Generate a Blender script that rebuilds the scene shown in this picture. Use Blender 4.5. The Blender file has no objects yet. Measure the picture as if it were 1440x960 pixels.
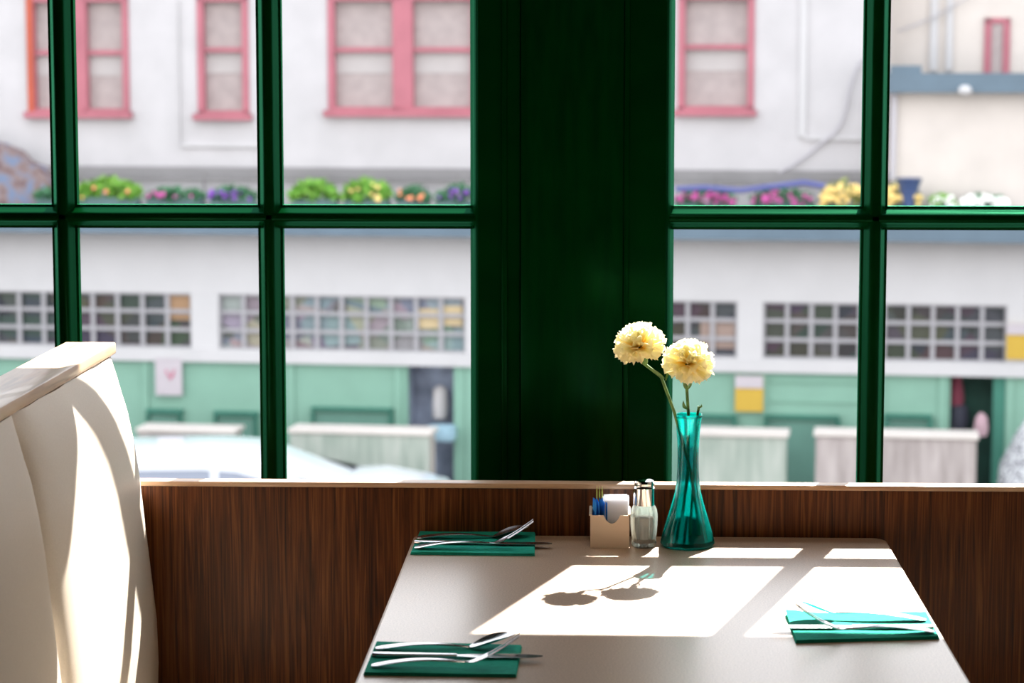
import bpy, bmesh, math, random
from mathutils import Vector, Matrix
random.seed(7)
C = bpy.context.scene.collection
PI = math.pi

# ------------------------------------------------------------------ camera, world, sun, exposure
FPX = 3400.0
EYE = 1.506
PITCH = math.atan(389 / FPX)
YAW = math.atan(130 / FPX * math.cos(PITCH))
cam_d = bpy.data.cameras.new('camera')
cam = bpy.data.objects.new('camera', cam_d)
C.objects.link(cam)
cam.location = (0, 0, EYE)
cam.rotation_euler = (PI / 2 - PITCH, 0, YAW)
cam_d.sensor_width = 36
cam_d.lens = FPX / 1440 * 36
cam_d.clip_start = 0.1
cam_d.clip_end = 300
cam_d.dof.use_dof = True
cam_d.dof.focus_distance = 3.72
cam_d.dof.aperture_fstop = 7.0
bpy.context.scene.camera = cam

SKY = 2.0
SUN = 17.5
world = bpy.data.worlds.new('world')
bpy.context.scene.world = world
world.use_nodes = True
wn = world.node_tree
wn.nodes.clear()
w_out = wn.nodes.new('ShaderNodeOutputWorld')
w_bg = wn.nodes.new('ShaderNodeBackground')
w_tc = wn.nodes.new('ShaderNodeTexCoord')
w_sep = wn.nodes.new('ShaderNodeSeparateXYZ')
w_rmp = wn.nodes.new('ShaderNodeValToRGB')
wn.links.new(w_tc.outputs['Generated'], w_sep.inputs[0])
wn.links.new(w_sep.outputs['Z'], w_rmp.inputs[0])
wn.links.new(w_rmp.outputs[0], w_bg.inputs[0])
wn.links.new(w_bg.outputs[0], w_out.inputs[0])
w_rmp.color_ramp.elements[0].position = 0.0
w_rmp.color_ramp.elements[0].color = (1.0, 0.99, 1.0, 1)
w_rmp.color_ramp.elements[1].position = 0.9
w_rmp.color_ramp.elements[1].color = (0.82, 0.90, 1.0, 1)
w_bg.inputs[1].default_value = SKY

sun_d = bpy.data.lights.new('sun', 'SUN')
sun = bpy.data.objects.new('sun', sun_d)
C.objects.link(sun)
sun_d.energy = SUN
sun_d.angle = math.radians(0.55)
sun_d.color = (1.0, 0.945, 0.86)
SUN_DIR = Vector((0.29, 1.0, 0.909)).normalized()      # towards the sun
sun.rotation_euler = SUN_DIR.to_track_quat('Z', 'Y').to_euler()
sun.location = (6, 20, 18)

vs = bpy.context.scene.view_settings
vs.view_transform = 'Standard'
vs.look = 'None'
vs.exposure = 0.7
vs.gamma = 1.0
vs.use_curve_mapping = False
cy = bpy.context.scene.cycles
cy.max_bounces = 10
cy.diffuse_bounces = 5
cy.glossy_bounces = 5
cy.transmission_bounces = 10
cy.transparent_max_bounces = 24
cy.sample_clamp_indirect = 8.0
cy.caustics_refractive = False
cy.caustics_reflective = False
cy.use_denoising = True

# ------------------------------------------------------------------ pixel rays of the photograph (for measuring)
sa, ca, sp, cp = math.sin(YAW), math.cos(YAW), math.sin(PITCH), math.cos(PITCH)
FW = Vector((-sa * cp, ca * cp, -sp)); RT = Vector((ca, sa, 0)); UP = Vector((-sa * sp, ca * sp, cp))
def ray(px, py): return FW + RT * ((px - 720) / FPX) + UP * ((480 - py) / FPX)
def aty(px, py, Y):
    d = ray(px, py); t = Y / d.y
    return Vector((d.x * t, Y, EYE + d.z * t))
def atz(px, py, Z=0.75):
    d = ray(px, py); t = (Z - EYE) / d.z
    return Vector((d.x * t, d.y * t, Z))

# ------------------------------------------------------------------ materials
def mat(name, col, rough=0.5, metal=0.0, spec=0.5, coat=0.0, trans=0.0, sheen=0.0):
    m = bpy.data.materials.new(name); m.use_nodes = True
    b = m.node_tree.nodes['Principled BSDF']
    b.inputs['Base Color'].default_value = (*col, 1)
    b.inputs['Roughness'].default_value = rough
    b.inputs['Metallic'].default_value = metal
    b.inputs['Specular IOR Level'].default_value = spec
    b.inputs['Coat Weight'].default_value = coat
    b.inputs['Transmission Weight'].default_value = trans
    return m
def P(m): return m.node_tree.nodes['Principled BSDF']
def noise_col(m, stops, scale=(1, 1, 1), nscale=5.0, detail=6.0, distort=0.0, bump=0.0, coord='Object', bdist=0.001):
    nt = m.node_tree
    tc = nt.nodes.new('ShaderNodeTexCoord'); mp = nt.nodes.new('ShaderNodeMapping')
    nz = nt.nodes.new('ShaderNodeTexNoise'); rp = nt.nodes.new('ShaderNodeValToRGB')
    mp.inputs['Scale'].default_value = scale
    nz.inputs['Scale'].default_value = nscale; nz.inputs['Detail'].default_value = detail
    nz.inputs['Distortion'].default_value = distort
    nt.links.new(tc.outputs[coord], mp.inputs[0]); nt.links.new(mp.outputs[0], nz.inputs[0])
    nt.links.new(nz.outputs[0], rp.inputs[0]); nt.links.new(rp.outputs[0], P(m).inputs['Base Color'])
    e = rp.color_ramp.elements
    while len(e) < len(stops): e.new(0.5)
    for i, (p, c) in enumerate(stops):
        e[i].position = p; e[i].color = (*c, 1)
    if bump:
        bp = nt.nodes.new('ShaderNodeBump'); bp.inputs['Strength'].default_value = bump
        bp.inputs['Distance'].default_value = bdist
        nt.links.new(nz.outputs[0], bp.inputs['Height']); nt.links.new(bp.outputs[0], P(m).inputs['Normal'])
    return m

M = {}
def paint_mat():
    m = bpy.data.materials.new('green_gloss_paint'); m.use_nodes = True; nt = m.node_tree; nt.nodes.clear()
    out = nt.nodes.new('ShaderNodeOutputMaterial'); df = nt.nodes.new('ShaderNodeBsdfDiffuse'); gl = nt.nodes.new('ShaderNodeBsdfGlossy')
    nz = nt.nodes.new('ShaderNodeTexNoise'); nz.inputs['Scale'].default_value = 9
    rp = nt.nodes.new('ShaderNodeValToRGB'); e = rp.color_ramp.elements
    e[0].position = 0.3; e[0].color = (0.0004, 0.020, 0.0035, 1); e[1].position = 0.7; e[1].color = (0.0006, 0.030, 0.005, 1)
    nt.links.new(nz.outputs[0], rp.inputs[0]); nt.links.new(rp.outputs[0], df.inputs[0])
    gl.inputs['Color'].default_value = (0.06, 0.36, 0.19, 1); gl.inputs['Roughness'].default_value = 0.24
    bp = nt.nodes.new('ShaderNodeBump'); bp.inputs['Strength'].default_value = 0.15; bp.inputs['Distance'].default_value = 0.002
    nt.links.new(nz.outputs[0], bp.inputs['Height']); nt.links.new(bp.outputs[0], gl.inputs['Normal'])
    fr = nt.nodes.new('ShaderNodeFresnel'); fr.inputs['IOR'].default_value = 1.4
    mx = nt.nodes.new('ShaderNodeMixShader')
    nt.links.new(fr.outputs[0], mx.inputs[0]); nt.links.new(df.outputs[0], mx.inputs[1]); nt.links.new(gl.outputs[0], mx.inputs[2])
    nt.links.new(mx.outputs[0], out.inputs[0])
    return m
M['green'] = paint_mat()
M['wood'] = noise_col(mat('walnut_laminate', (0.2, 0.08, 0.03), 0.38, spec=0.2),
                      [(0.30, (0.024, 0.006, 0.0015)), (0.52, (0.105, 0.029, 0.006)), (0.75, (0.215, 0.074, 0.018))],
                      scale=(60, 60, 1.6), nscale=2.6, detail=9, distort=1.2, bump=0.1)
M['capwood'] = noise_col(mat('varnished_oak', (0.6, 0.4, 0.25), 0.34, coat=0.12),
                         [(0.30, (0.34, 0.18, 0.09)), (0.5, (0.62, 0.40, 0.24)), (0.75, (0.72, 0.52, 0.34))],
                         scale=(30, 2.0, 30), nscale=2.2, detail=8, distort=0.8)
M['ledge'] = noise_col(mat('ledge_oak', (0.6, 0.4, 0.25), 0.35),
                       [(0.3, (0.40, 0.22, 0.12)), (0.7, (0.66, 0.45, 0.30))], scale=(2, 30, 30), nscale=2.5, detail=7)
M['table'] = noise_col(mat('speckled_laminate', (0.4, 0.3, 0.25), 0.40, spec=0.5, coat=0.75),
                       [(0.35, (0.44, 0.30, 0.205)), (0.5, (0.56, 0.40, 0.29)), (0.65, (0.66, 0.49, 0.37))], nscale=420, detail=3)
P(M['table']).inputs['Coat Roughness'].default_value = 0.30
P(M['table']).inputs['Coat IOR'].default_value = 1.5
M['tedge'] = mat('table_edge_band', (0.55, 0.42, 0.32), 0.4)
M['vinyl'] = noise_col(mat('cream_vinyl', (0.72, 0.63, 0.52), 0.42, spec=0.4),
                       [(0.3, (0.70, 0.62, 0.52)), (0.7, (0.75, 0.67, 0.57))], nscale=400, detail=2, bump=0.12, bdist=0.0004)
M['iron'] = mat('black_iron', (0.02, 0.02, 0.02), 0.45, metal=0.6)
M['steel'] = mat('cutlery_steel', (0.60, 0.59, 0.61), 0.20, metal=1.0)
M['chrome'] = mat('chrome', (0.8, 0.8, 0.82), 0.07, metal=1.0)
M['napkin'] = noise_col(mat('teal_paper', (0.01, 0.22, 0.16), 0.9, spec=0.08),
                        [(0.3, (0.016, 0.34, 0.25)), (0.7, (0.022, 0.43, 0.32))], nscale=120, bump=0.2)
M['caddy'] = mat('cream_plastic', (0.74, 0.60, 0.46), 0.35)
def paper(name, col, t=0.35):
    m = bpy.data.materials.new(name); m.use_nodes = True; nt = m.node_tree; nt.nodes.clear()
    out = nt.nodes.new('ShaderNodeOutputMaterial'); df = nt.nodes.new('ShaderNodeBsdfDiffuse'); tl = nt.nodes.new('ShaderNodeBsdfTranslucent')
    mx = nt.nodes.new('ShaderNodeMixShader'); mx.inputs[0].default_value = t
    df.inputs[0].default_value = (*col, 1); tl.inputs[0].default_value = (*col, 1)
    nt.links.new(df.outputs[0], mx.inputs[1]); nt.links.new(tl.outputs[0], mx.inputs[2]); nt.links.new(mx.outputs[0], out.inputs[0])
    return m
M['paper_white'] = paper('packet_white', (0.86, 0.88, 0.92))
M['paper_blue'] = paper('packet_blue', (0.08, 0.42, 0.90))
M['salt'] = paper('salt_grains', (0.95, 0.90, 0.90), 0.5)
M['paper_lime'] = paper('packet_lime', (0.66, 0.74, 0.25))
M['stem'] = noise_col(mat('stem_green', (0.1, 0.2, 0.05), 0.5), [(0.3, (0.05, 0.13, 0.03)), (0.7, (0.16, 0.30, 0.08))], nscale=60)
M['plaster'] = noise_col(mat('room_plaster', (0.4, 0.33, 0.26), 0.9), [(0.3, (0.11, 0.09, 0.075)), (0.7, (0.14, 0.115, 0.095))], nscale=3)
M['floorwood'] = noise_col(mat('dark_floorboards', (0.12, 0.07, 0.04), 0.4), [(0.3, (0.07, 0.04, 0.02)), (0.7, (0.16, 0.09, 0.05))],
                           scale=(12, 1, 1), nscale=2.5)

def glass_pane_mat(name, dust, seed):
    m = bpy.data.materials.new(name); m.use_nodes = True; nt = m.node_tree; nt.nodes.clear()
    out = nt.nodes.new('ShaderNodeOutputMaterial'); tr = nt.nodes.new('ShaderNodeBsdfTransparent')
    tr.inputs[0].default_value = (0.965, 0.985, 0.975, 1)
    gl = nt.nodes.new('ShaderNodeBsdfGlossy'); gl.inputs['Roughness'].default_value = 0.0
    fr = nt.nodes.new('ShaderNodeFresnel'); fr.inputs['IOR'].default_value = 1.85
    mx = nt.nodes.new('ShaderNodeMixShader')
    nt.links.new(fr.outputs[0], mx.inputs[0]); nt.links.new(tr.outputs[0], mx.inputs[1]); nt.links.new(gl.outputs[0], mx.inputs[2])
    tl = nt.nodes.new('ShaderNodeBsdfTranslucent'); tl.inputs[0].default_value = (0.95, 0.97, 1, 1)
    tc = nt.nodes.new('ShaderNodeTexCoord'); nz = nt.nodes.new('ShaderNodeTexNoise')
    mp = nt.nodes.new('ShaderNodeMapping'); mp.inputs['Location'].default_value = (seed, 0, seed * 2)
    nt.links.new(tc.outputs['Object'], mp.inputs[0])
    nz.inputs['Scale'].default_value = 2.5; nz.inputs['Detail'].default_value = 5
    nt.links.new(mp.outputs[0], nz.inputs[0])
    mr = nt.nodes.new('ShaderNodeMapRange')
    mr.inputs['From Min'].default_value = 0.3; mr.inputs['From Max'].default_value = 0.7
    mr.inputs['To Min'].default_value = dust * 0.55; mr.inputs['To Max'].default_value = dust * 1.45
    nt.links.new(nz.outputs[0], mr.inputs[0])
    vo = nt.nodes.new('ShaderNodeTexVoronoi'); vo.inputs['Scale'].default_value = 42
    nt.links.new(mp.outputs[0], vo.inputs['Vector'])
    lt = nt.nodes.new('ShaderNodeMath'); lt.operation = 'LESS_THAN'; lt.inputs[1].default_value = 0.05
    nt.links.new(vo.outputs['Distance'], lt.inputs[0])
    sc = nt.nodes.new('ShaderNodeMath'); sc.operation = 'MULTIPLY_ADD'; sc.inputs[1].default_value = 0.06
    nt.links.new(lt.outputs[0], sc.inputs[0]); nt.links.new(mr.outputs[0], sc.inputs[2])
    m2 = nt.nodes.new('ShaderNodeMixShader')
    nt.links.new(sc.outputs[0], m2.inputs[0]); nt.links.new(mx.outputs[0], m2.inputs[1]); nt.links.new(tl.outputs[0], m2.inputs[2])
    nt.links.new(m2.outputs[0], out.inputs[0])
    return m
M['pane_l'] = glass_pane_mat('dusty_glass_heavy', 0.085, 1.0)
M['pane_r'] = glass_pane_mat('dusty_glass_light', 0.034, 5.0)

def clear_glass(name, col, tmix=0.5, ior=1.45, tl=0.0, tlcol=(1, 1, 1)):
    """thin coloured glass: part refracting, part straight-through, Fresnel gloss on top"""
    m = bpy.data.materials.new(name); m.use_nodes = True; nt = m.node_tree; nt.nodes.clear()
    out = nt.nodes.new('ShaderNodeOutputMaterial')
    tr = nt.nodes.new('ShaderNodeBsdfTransparent'); tr.inputs[0].default_value = (*col, 1)
    rf = nt.nodes.new('ShaderNodeBsdfRefraction'); rf.inputs[0].default_value = (*col, 1)
    rf.inputs['IOR'].default_value = ior; rf.inputs['Roughness'].default_value = 0.02
    gl = nt.nodes.new('ShaderNodeBsdfGlossy'); gl.inputs['Roughness'].default_value = 0.03
    fr = nt.nodes.new('ShaderNodeFresnel'); fr.inputs['IOR'].default_value = 1.5
    a = nt.nodes.new('ShaderNodeMixShader'); a.inputs[0].default_value = tmix
    b = nt.nodes.new('ShaderNodeMixShader')
    nt.links.new(rf.outputs[0], a.inputs[1]); nt.links.new(tr.outputs[0], a.inputs[2])
    nt.links.new(fr.outputs[0], b.inputs[0]); nt.links.new(a.outputs[0], b.inputs[1]); nt.links.new(gl.outputs[0], b.inputs[2])
    last = b
    if tl:
        t = nt.nodes.new('ShaderNodeBsdfTranslucent'); t.inputs[0].default_value = (*tlcol, 1)
        c = nt.nodes.new('ShaderNodeMixShader'); c.inputs[0].default_value = tl
        nt.links.new(b.outputs[0], c.inputs[1]); nt.links.new(t.outputs[0], c.inputs[2]); last = c
    nt.links.new(last.outputs[0], out.inputs[0])
    return m
M['vase'] = clear_glass('teal_glass', (0.03, 0.74, 0.76), 0.75, 1.15, tl=0.15, tlcol=(0.0, 0.78, 0.66))
M['shaker'] = clear_glass('clear_glass', (0.97, 1.0, 0.98), 0.5, 1.35, tl=0.10, tlcol=(0.9, 1, 0.95))

def petal_mat():
    m = bpy.data.materials.new('carnation_petal'); m.use_nodes = True; nt = m.node_tree; nt.nodes.clear()
    out = nt.nodes.new('ShaderNodeOutputMaterial')
    at = nt.nodes.new('ShaderNodeAttribute'); at.attribute_name = 'tint'
    rp = nt.nodes.new('ShaderNodeValToRGB')
    rp.color_ramp.elements[0].color = (1.0, 0.72, 0.08, 1); rp.color_ramp.elements[0].position = 0.12
    rp.color_ramp.elements[1].color = (1.0, 0.96, 0.70, 1); rp.color_ramp.elements[1].position = 0.62
    nt.links.new(at.outputs['Fac'], rp.inputs[0])
    df = nt.nodes.new('ShaderNodeBsdfDiffuse'); tl = nt.nodes.new('ShaderNodeBsdfTranslucent')
    mx = nt.nodes.new('ShaderNodeMixShader'); mx.inputs[0].default_value = 0.5
    nt.links.new(rp.outputs[0], df.inputs[0]); nt.links.new(rp.outputs[0], tl.inputs[0])
    nt.links.new(df.outputs[0], mx.inputs[1]); nt.links.new(tl.outputs[0], mx.inputs[2]); nt.links.new(mx.outputs[0], out.inputs[0])
    return m
M['petal'] = petal_mat()

def ext(name, col, var=0.06, rough=0.8, ns=2.0, **k):
    col = tuple(c * 0.54 for c in col)
    lo = tuple(max(0, c * (1 - var)) for c in col); hi = tuple(min(1, c * (1 + var)) for c in col)
    return noise_col(mat(name, col, rough, **k), [(0.3, lo), (0.7, hi)], nscale=ns)
M['stucco'] = ext('pale_stucco', (0.82, 0.785, 0.79))
M['stucco_warm'] = ext('warm_stucco', (1.0, 0.90, 0.82))
M['white_trim'] = ext('white_board', (0.86, 0.835, 0.835), 0.03)
M['pink'] = ext('crimson_window_paint', (0.66, 0.22, 0.27), 0.1)
M['orange'] = ext('orange_red_paint', (0.72, 0.14, 0.07), 0.1)
M['curtain'] = ext('pale_curtain', (0.62, 0.52, 0.50), 0.12, ns=6)
M['curtain_w'] = ext('white_blind', (0.72, 0.66, 0.64), 0.06)
M['store'] = ext('mint_storefront', (0.33, 0.60, 0.46), 0.05)
M['store_dk'] = ext('deep_green_trim', (0.06, 0.27, 0.19), 0.1)
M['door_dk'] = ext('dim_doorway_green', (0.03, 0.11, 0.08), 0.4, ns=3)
M['fascia_bl'] = ext('slate_blue_metal', (0.16, 0.24, 0.31), 0.1, 0.5)
M['roof'] = ext('flat_roofing', (0.40, 0.38, 0.38), 0.1)
M['asphalt'] = ext('asphalt', (0.10, 0.10, 0.105), 0.2, 0.9, 1.5)
M['paving'] = ext('sidewalk_concrete', (0.42, 0.41, 0.40), 0.1)
M['stallw'] = noise_col(mat('stall_board', (0.5, 0.5, 0.45), 0.8), [(0.3, (0.24, 0.29, 0.24)), (0.7, (0.40, 0.42, 0.37))], scale=(1, 1, 0.15), nscale=9)
M['stallp'] = noise_col(mat('stall_board_pink', (0.5, 0.5, 0.45), 0.8), [(0.3, (0.26, 0.22, 0.205)), (0.7, (0.43, 0.375, 0.355))], scale=(1, 1, 0.15), nscale=9)
M['bars'] = ext('grey_white_glazing_bar', (0.56, 0.54, 0.56), 0.03)
M['stalltop'] = ext('stall_rail', (1.0, 0.90, 0.82), 0.04)
M['yellow'] = ext('yellow_board', (0.85, 0.55, 0.07), 0.06)
M['cream'] = ext('cream_board', (0.85, 0.66, 0.38), 0.06)
M['poster'] = ext('white_poster', (0.78, 0.70, 0.74), 0.04)
M['redmark'] = mat('red_print', (0.5, 0.12, 0.2), 0.7)
M['carpaint'] = mat('white_car_paint', (0.80, 0.82, 0.86), 0.2, coat=0.8)
M['carglass'] = mat('car_window_glass', (0.30, 0.33, 0.40), 0.08, spec=1.0)
M['rubber'] = mat('tyre_rubber', (0.02, 0.02, 0.02), 0.8)
M['alloy'] = mat('wheel_alloy', (0.6, 0.6, 0.6), 0.3, metal=0.8)
M['lamp_r'] = mat('red_lamp', (0.5, 0.02, 0.02), 0.3)
M['conduit'] = mat('grey_conduit', (0.40, 0.38, 0.40), 0.6)
M['darkgoods'] = mat('dark_goods', (0.025, 0.025, 0.04), 0.8)
M['maroon'] = mat('maroon_cloth', (0.16, 0.03, 0.05), 0.9)
M['pinkbag'] = mat('pink_paper_bag', (0.40, 0.26, 0.29), 0.8)
M['terracotta'] = mat('planter_teal', (0.10, 0.17, 0.17), 0.7)
M['bluepot'] = mat('blue_pot', (0.05, 0.08, 0.18), 0.4)
M['wrap'] = noise_col(mat('speckled_wrap', (0.6, 0.6, 0.6), 0.7), [(0.40, (0.08, 0.08, 0.09)), (0.55, (0.50, 0.50, 0.51))], nscale=22)
GC = {}
def gmat(name, a, b, ns=14):
    a = tuple(c * 0.62 for c in a); b = tuple(c * 0.62 for c in b)
    return noise_col(mat(name, a, 0.7), [(0.35, a), (0.65, b)], nscale=ns)
M['leaf_bright'] = gmat('bright_leaf', (0.10, 0.38, 0.02), (0.38, 0.70, 0.10))
M['leaf_dark'] = gmat('dark_leaf', (0.02, 0.14, 0.05), (0.09, 0.28, 0.12))
M['leaf_olive'] = gmat('olive_leaf', (0.25, 0.32, 0.06), (0.52, 0.52, 0.18))
M['fl_pink'] = mat('pink_blossom', (0.50, 0.09, 0.30), 0.7)
M['fl_purple'] = mat('purple_blossom', (0.20, 0.06, 0.38), 0.7)
M['fl_yellow'] = mat('yellow_blossom', (0.85, 0.62, 0.22), 0.7)
M['fl_white'] = mat('white_blossom', (0.85, 0.85, 0.80), 0.7)
M['fl_orange'] = mat('orange_blossom', (0.85, 0.30, 0.15), 0.7)

# ------------------------------------------------------------------ mesh builder (world coordinates in, parts out)
class MB:
    def __init__(s): s.bm = bmesh.new()
    def box(s, lo, hi, f=None, bev=0.0):
        x0, y0, z0 = lo; x1, y1, z1 = hi
        vs_ = [s.bm.verts.new(f(*p) if f else p) for p in
               [(x0, y0, z0), (x1, y0, z0), (x1, y1, z0), (x0, y1, z0), (x0, y0, z1), (x1, y0, z1), (x1, y1, z1), (x0, y1, z1)]]
        fs = [(0, 3, 2, 1), (4, 5, 6, 7), (0, 1, 5, 4), (1, 2, 6, 5), (2, 3, 7, 6), (3, 0, 4, 7)]
        faces = [s.bm.faces.new([vs_[i] for i in q]) for q in fs]
        if bev:
            ed = list({e for fc in faces for e in fc.edges})
            bmesh.ops.bevel(s.bm, geom=ed, offset=bev, segments=2, affect='EDGES', profile=0.5)
        return s
    def prism(s, poly, axis, a, b, f=None):
        """extrude 2-D polygon; axis 'x': poly=(y,z); 'y': (x,z); 'z': (x,y)"""
        def pt(p, t):
            q = {'x': (t, p[0], p[1]), 'y': (p[0], t, p[1]), 'z': (p[0], p[1], t)}[axis]
            return f(*q) if f else q
        A = [s.bm.verts.new(pt(p, a)) for p in poly]; B = [s.bm.verts.new(pt(p, b)) for p in poly]
        s.bm.faces.new(A); s.bm.faces.new(B[::-1])
        n = len(poly)
        for i in range(n): s.bm.faces.new([A[i], B[i], B[(i + 1) % n], A[(i + 1) % n]])
        return s
    def lathe(s, prof, cx, cy_, n=48, closed=False, mod=None, f=None):
        rings = []
        for r, z in prof:
            ring = []
            for i in range(n):
                t = 2 * PI * i / n; rr = r * (mod(t, z) if mod else 1)
                p = (cx + rr * math.cos(t), cy_ + rr * math.sin(t), z)
                ring.append(s.bm.verts.new(f(*p) if f else p))
            rings.append(ring)
        for a, b in zip(rings, rings[1:]):
            for i in range(n): s.bm.faces.new([a[i], a[(i + 1) % n], b[(i + 1) % n], b[i]])
        if not closed:
            s.bm.faces.new(rings[0][::-1]); s.bm.faces.new(rings[-1])
        else:
            for i in range(n): s.bm.faces.new([rings[-1][i], rings[-1][(i + 1) % n], rings[0][(i + 1) % n], rings[0][i]])
        return s
    def tube(s, pts, rad, n=8):
        pts = [Vector(p) for p in pts]
        rads = rad if isinstance(rad, (list, tuple)) else [rad] * len(pts)
        rings = []
        for i, p in enumerate(pts):
            t = (pts[min(i + 1, len(pts) - 1)] - pts[max(i - 1, 0)]).normalized()
            a = t.orthogonal().normalized() if i == 0 else (prev - t * prev.dot(t)).normalized()
            prev = a; b = t.cross(a)
            rings.append([s.bm.verts.new(p + (a * math.cos(2 * PI * k / n) + b * math.sin(2 * PI * k / n)) * rads[i]) for k in range(n)])
        for a, b in zip(rings, rings[1:]):
            for i in range(n): s.bm.faces.new([a[i], a[(i + 1) % n], b[(i + 1) % n], b[i]])
        s.bm.faces.new(rings[0][::-1]); s.bm.faces.new(rings[-1])
        return s
    def link(s, name, m, parent=None, smooth=True, origin=None):
        bm = s.bm
        bmesh.ops.recalc_face_normals(bm, faces=bm.faces)
        o = bpy.data.objects.new(name, bpy.data.meshes.new(name))
        if parent is not None:
            W = parent['_w'] if False else WM[parent.name]
            bm.transform(W.inverted()); WM[o.name] = W
            if parent.parent is not None or parent.type == 'MESH': pass
        else:
            if origin is None:
                v = [x.co for x in bm.verts]
                mn = Vector([min(c[i] for c in v) for i in range(3)]); mx = Vector([max(c[i] for c in v) for i in range(3)])
                origin = Vector(((mn.x + mx.x) / 2, (mn.y + mx.y) / 2, mn.z))
            W = Matrix.Translation(origin); bm.transform(W.inverted()); o.location = origin; WM[o.name] = W
        bm.to_mesh(o.data); bm.free()
        if isinstance(m, (list, tuple)):
            for q in m: o.data.materials.append(q)
        else: o.data.materials.append(m)
        if smooth:
            o.data.polygons.foreach_set('use_smooth', [True] * len(o.data.polygons))
            try: o.data.set_sharp_from_angle(angle=math.radians(38))
            except Exception: pass
        C.objects.link(o)
        if parent is not None: o.parent = parent
        return o
WM = {}
def empty(name, loc, rz=0.0):
    o = bpy.data.objects.new(name, None); o.empty_display_size = 0.1
    o.location = loc; o.rotation_euler = (0, 0, rz); C.objects.link(o)
    WM[o.name] = Matrix.Translation(loc) @ Matrix.Rotation(rz, 4, 'Z')
    return o
def tag(o, label=None, cat=None, group=None, kind=None):
    if label: o['label'] = label
    if cat: o['category'] = cat
    if group: o['group'] = group
    if kind: o['kind'] = kind
    return o
def copy_tree(o, parent=None):
    c = o.copy(); C.objects.link(c)
    if parent is not None: c.parent = parent
    for ch in list(o.children): copy_tree(ch, c)
    return c
def struct(o, label=None): return tag(o, label, kind='structure')

# ================================================================== THE ROOM
WY = 4.19            # plane of the window glass
TOPZ = 1.70
X0, X1, YB, ZC = -4.2, 4.2, -3.6, 3.0
struct(MB().box((X0, YB, -0.1), (X1, 4.24, 0)).link('floor', M['floorwood']))
struct(MB().box((X0, YB, ZC), (X1, 4.24, ZC + 0.1)).link('ceiling', M['plaster']))
struct(MB().box((X0 - 0.1, YB, -0.1), (X0, 4.24, ZC + 0.1)).link('wall_left', M['plaster']))
struct(MB().box((X1, YB, -0.1), (X1 + 0.1, 4.24, ZC + 0.1)).link('wall_right', M['plaster']))
struct(MB().box((X0 - 0.1, YB - 0.1, -0.1), (X1 + 0.1, YB, ZC + 0.1)).link('wall_back', M['plaster']))
LW = (-2.05, -0.141)   # left window unit, X range
RW = (0.032, 1.95)     # right window unit
struct(MB().box((X0 - 0.1, 4.17, -0.1), (X1 + 0.1, 4.23, 0.70)).box((X0 - 0.1, 4.17, TOPZ + 0.06), (X1 + 0.1, 4.23, ZC + 0.1))
       .box((X0 - 0.1, 4.17, 0.70), (LW[0], 4.23, TOPZ + 0.06)).box((RW[1], 4.17, 0.70), (X1 + 0.1, 4.23, TOPZ + 0.06))
       .link('wall_front', M['green']))
# post between the two windows: raised board with rounded edges and narrow stops
pm = MB().box((-0.1425, 4.147, 0.70), (0.0335, 4.235, TOPZ + 0.06), bev=0.002)
struct(pm.link('trim_1', M['green']))
struct(MB().box((-0.176, 4.150, 0.70), (-0.166, 4.19, TOPZ), bev=0.002).link('trim_2', M['green']))
struct(MB().box((0.034, 4.149, 0.70), (0.044, 4.19, TOPZ), bev=0.002).link('trim_3', M['green']))
struct(MB().box((X0, 4.10, 0.665), (X1, 4.24, 0.698), bev=0.004).link('trim_4', M['green']))

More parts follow.
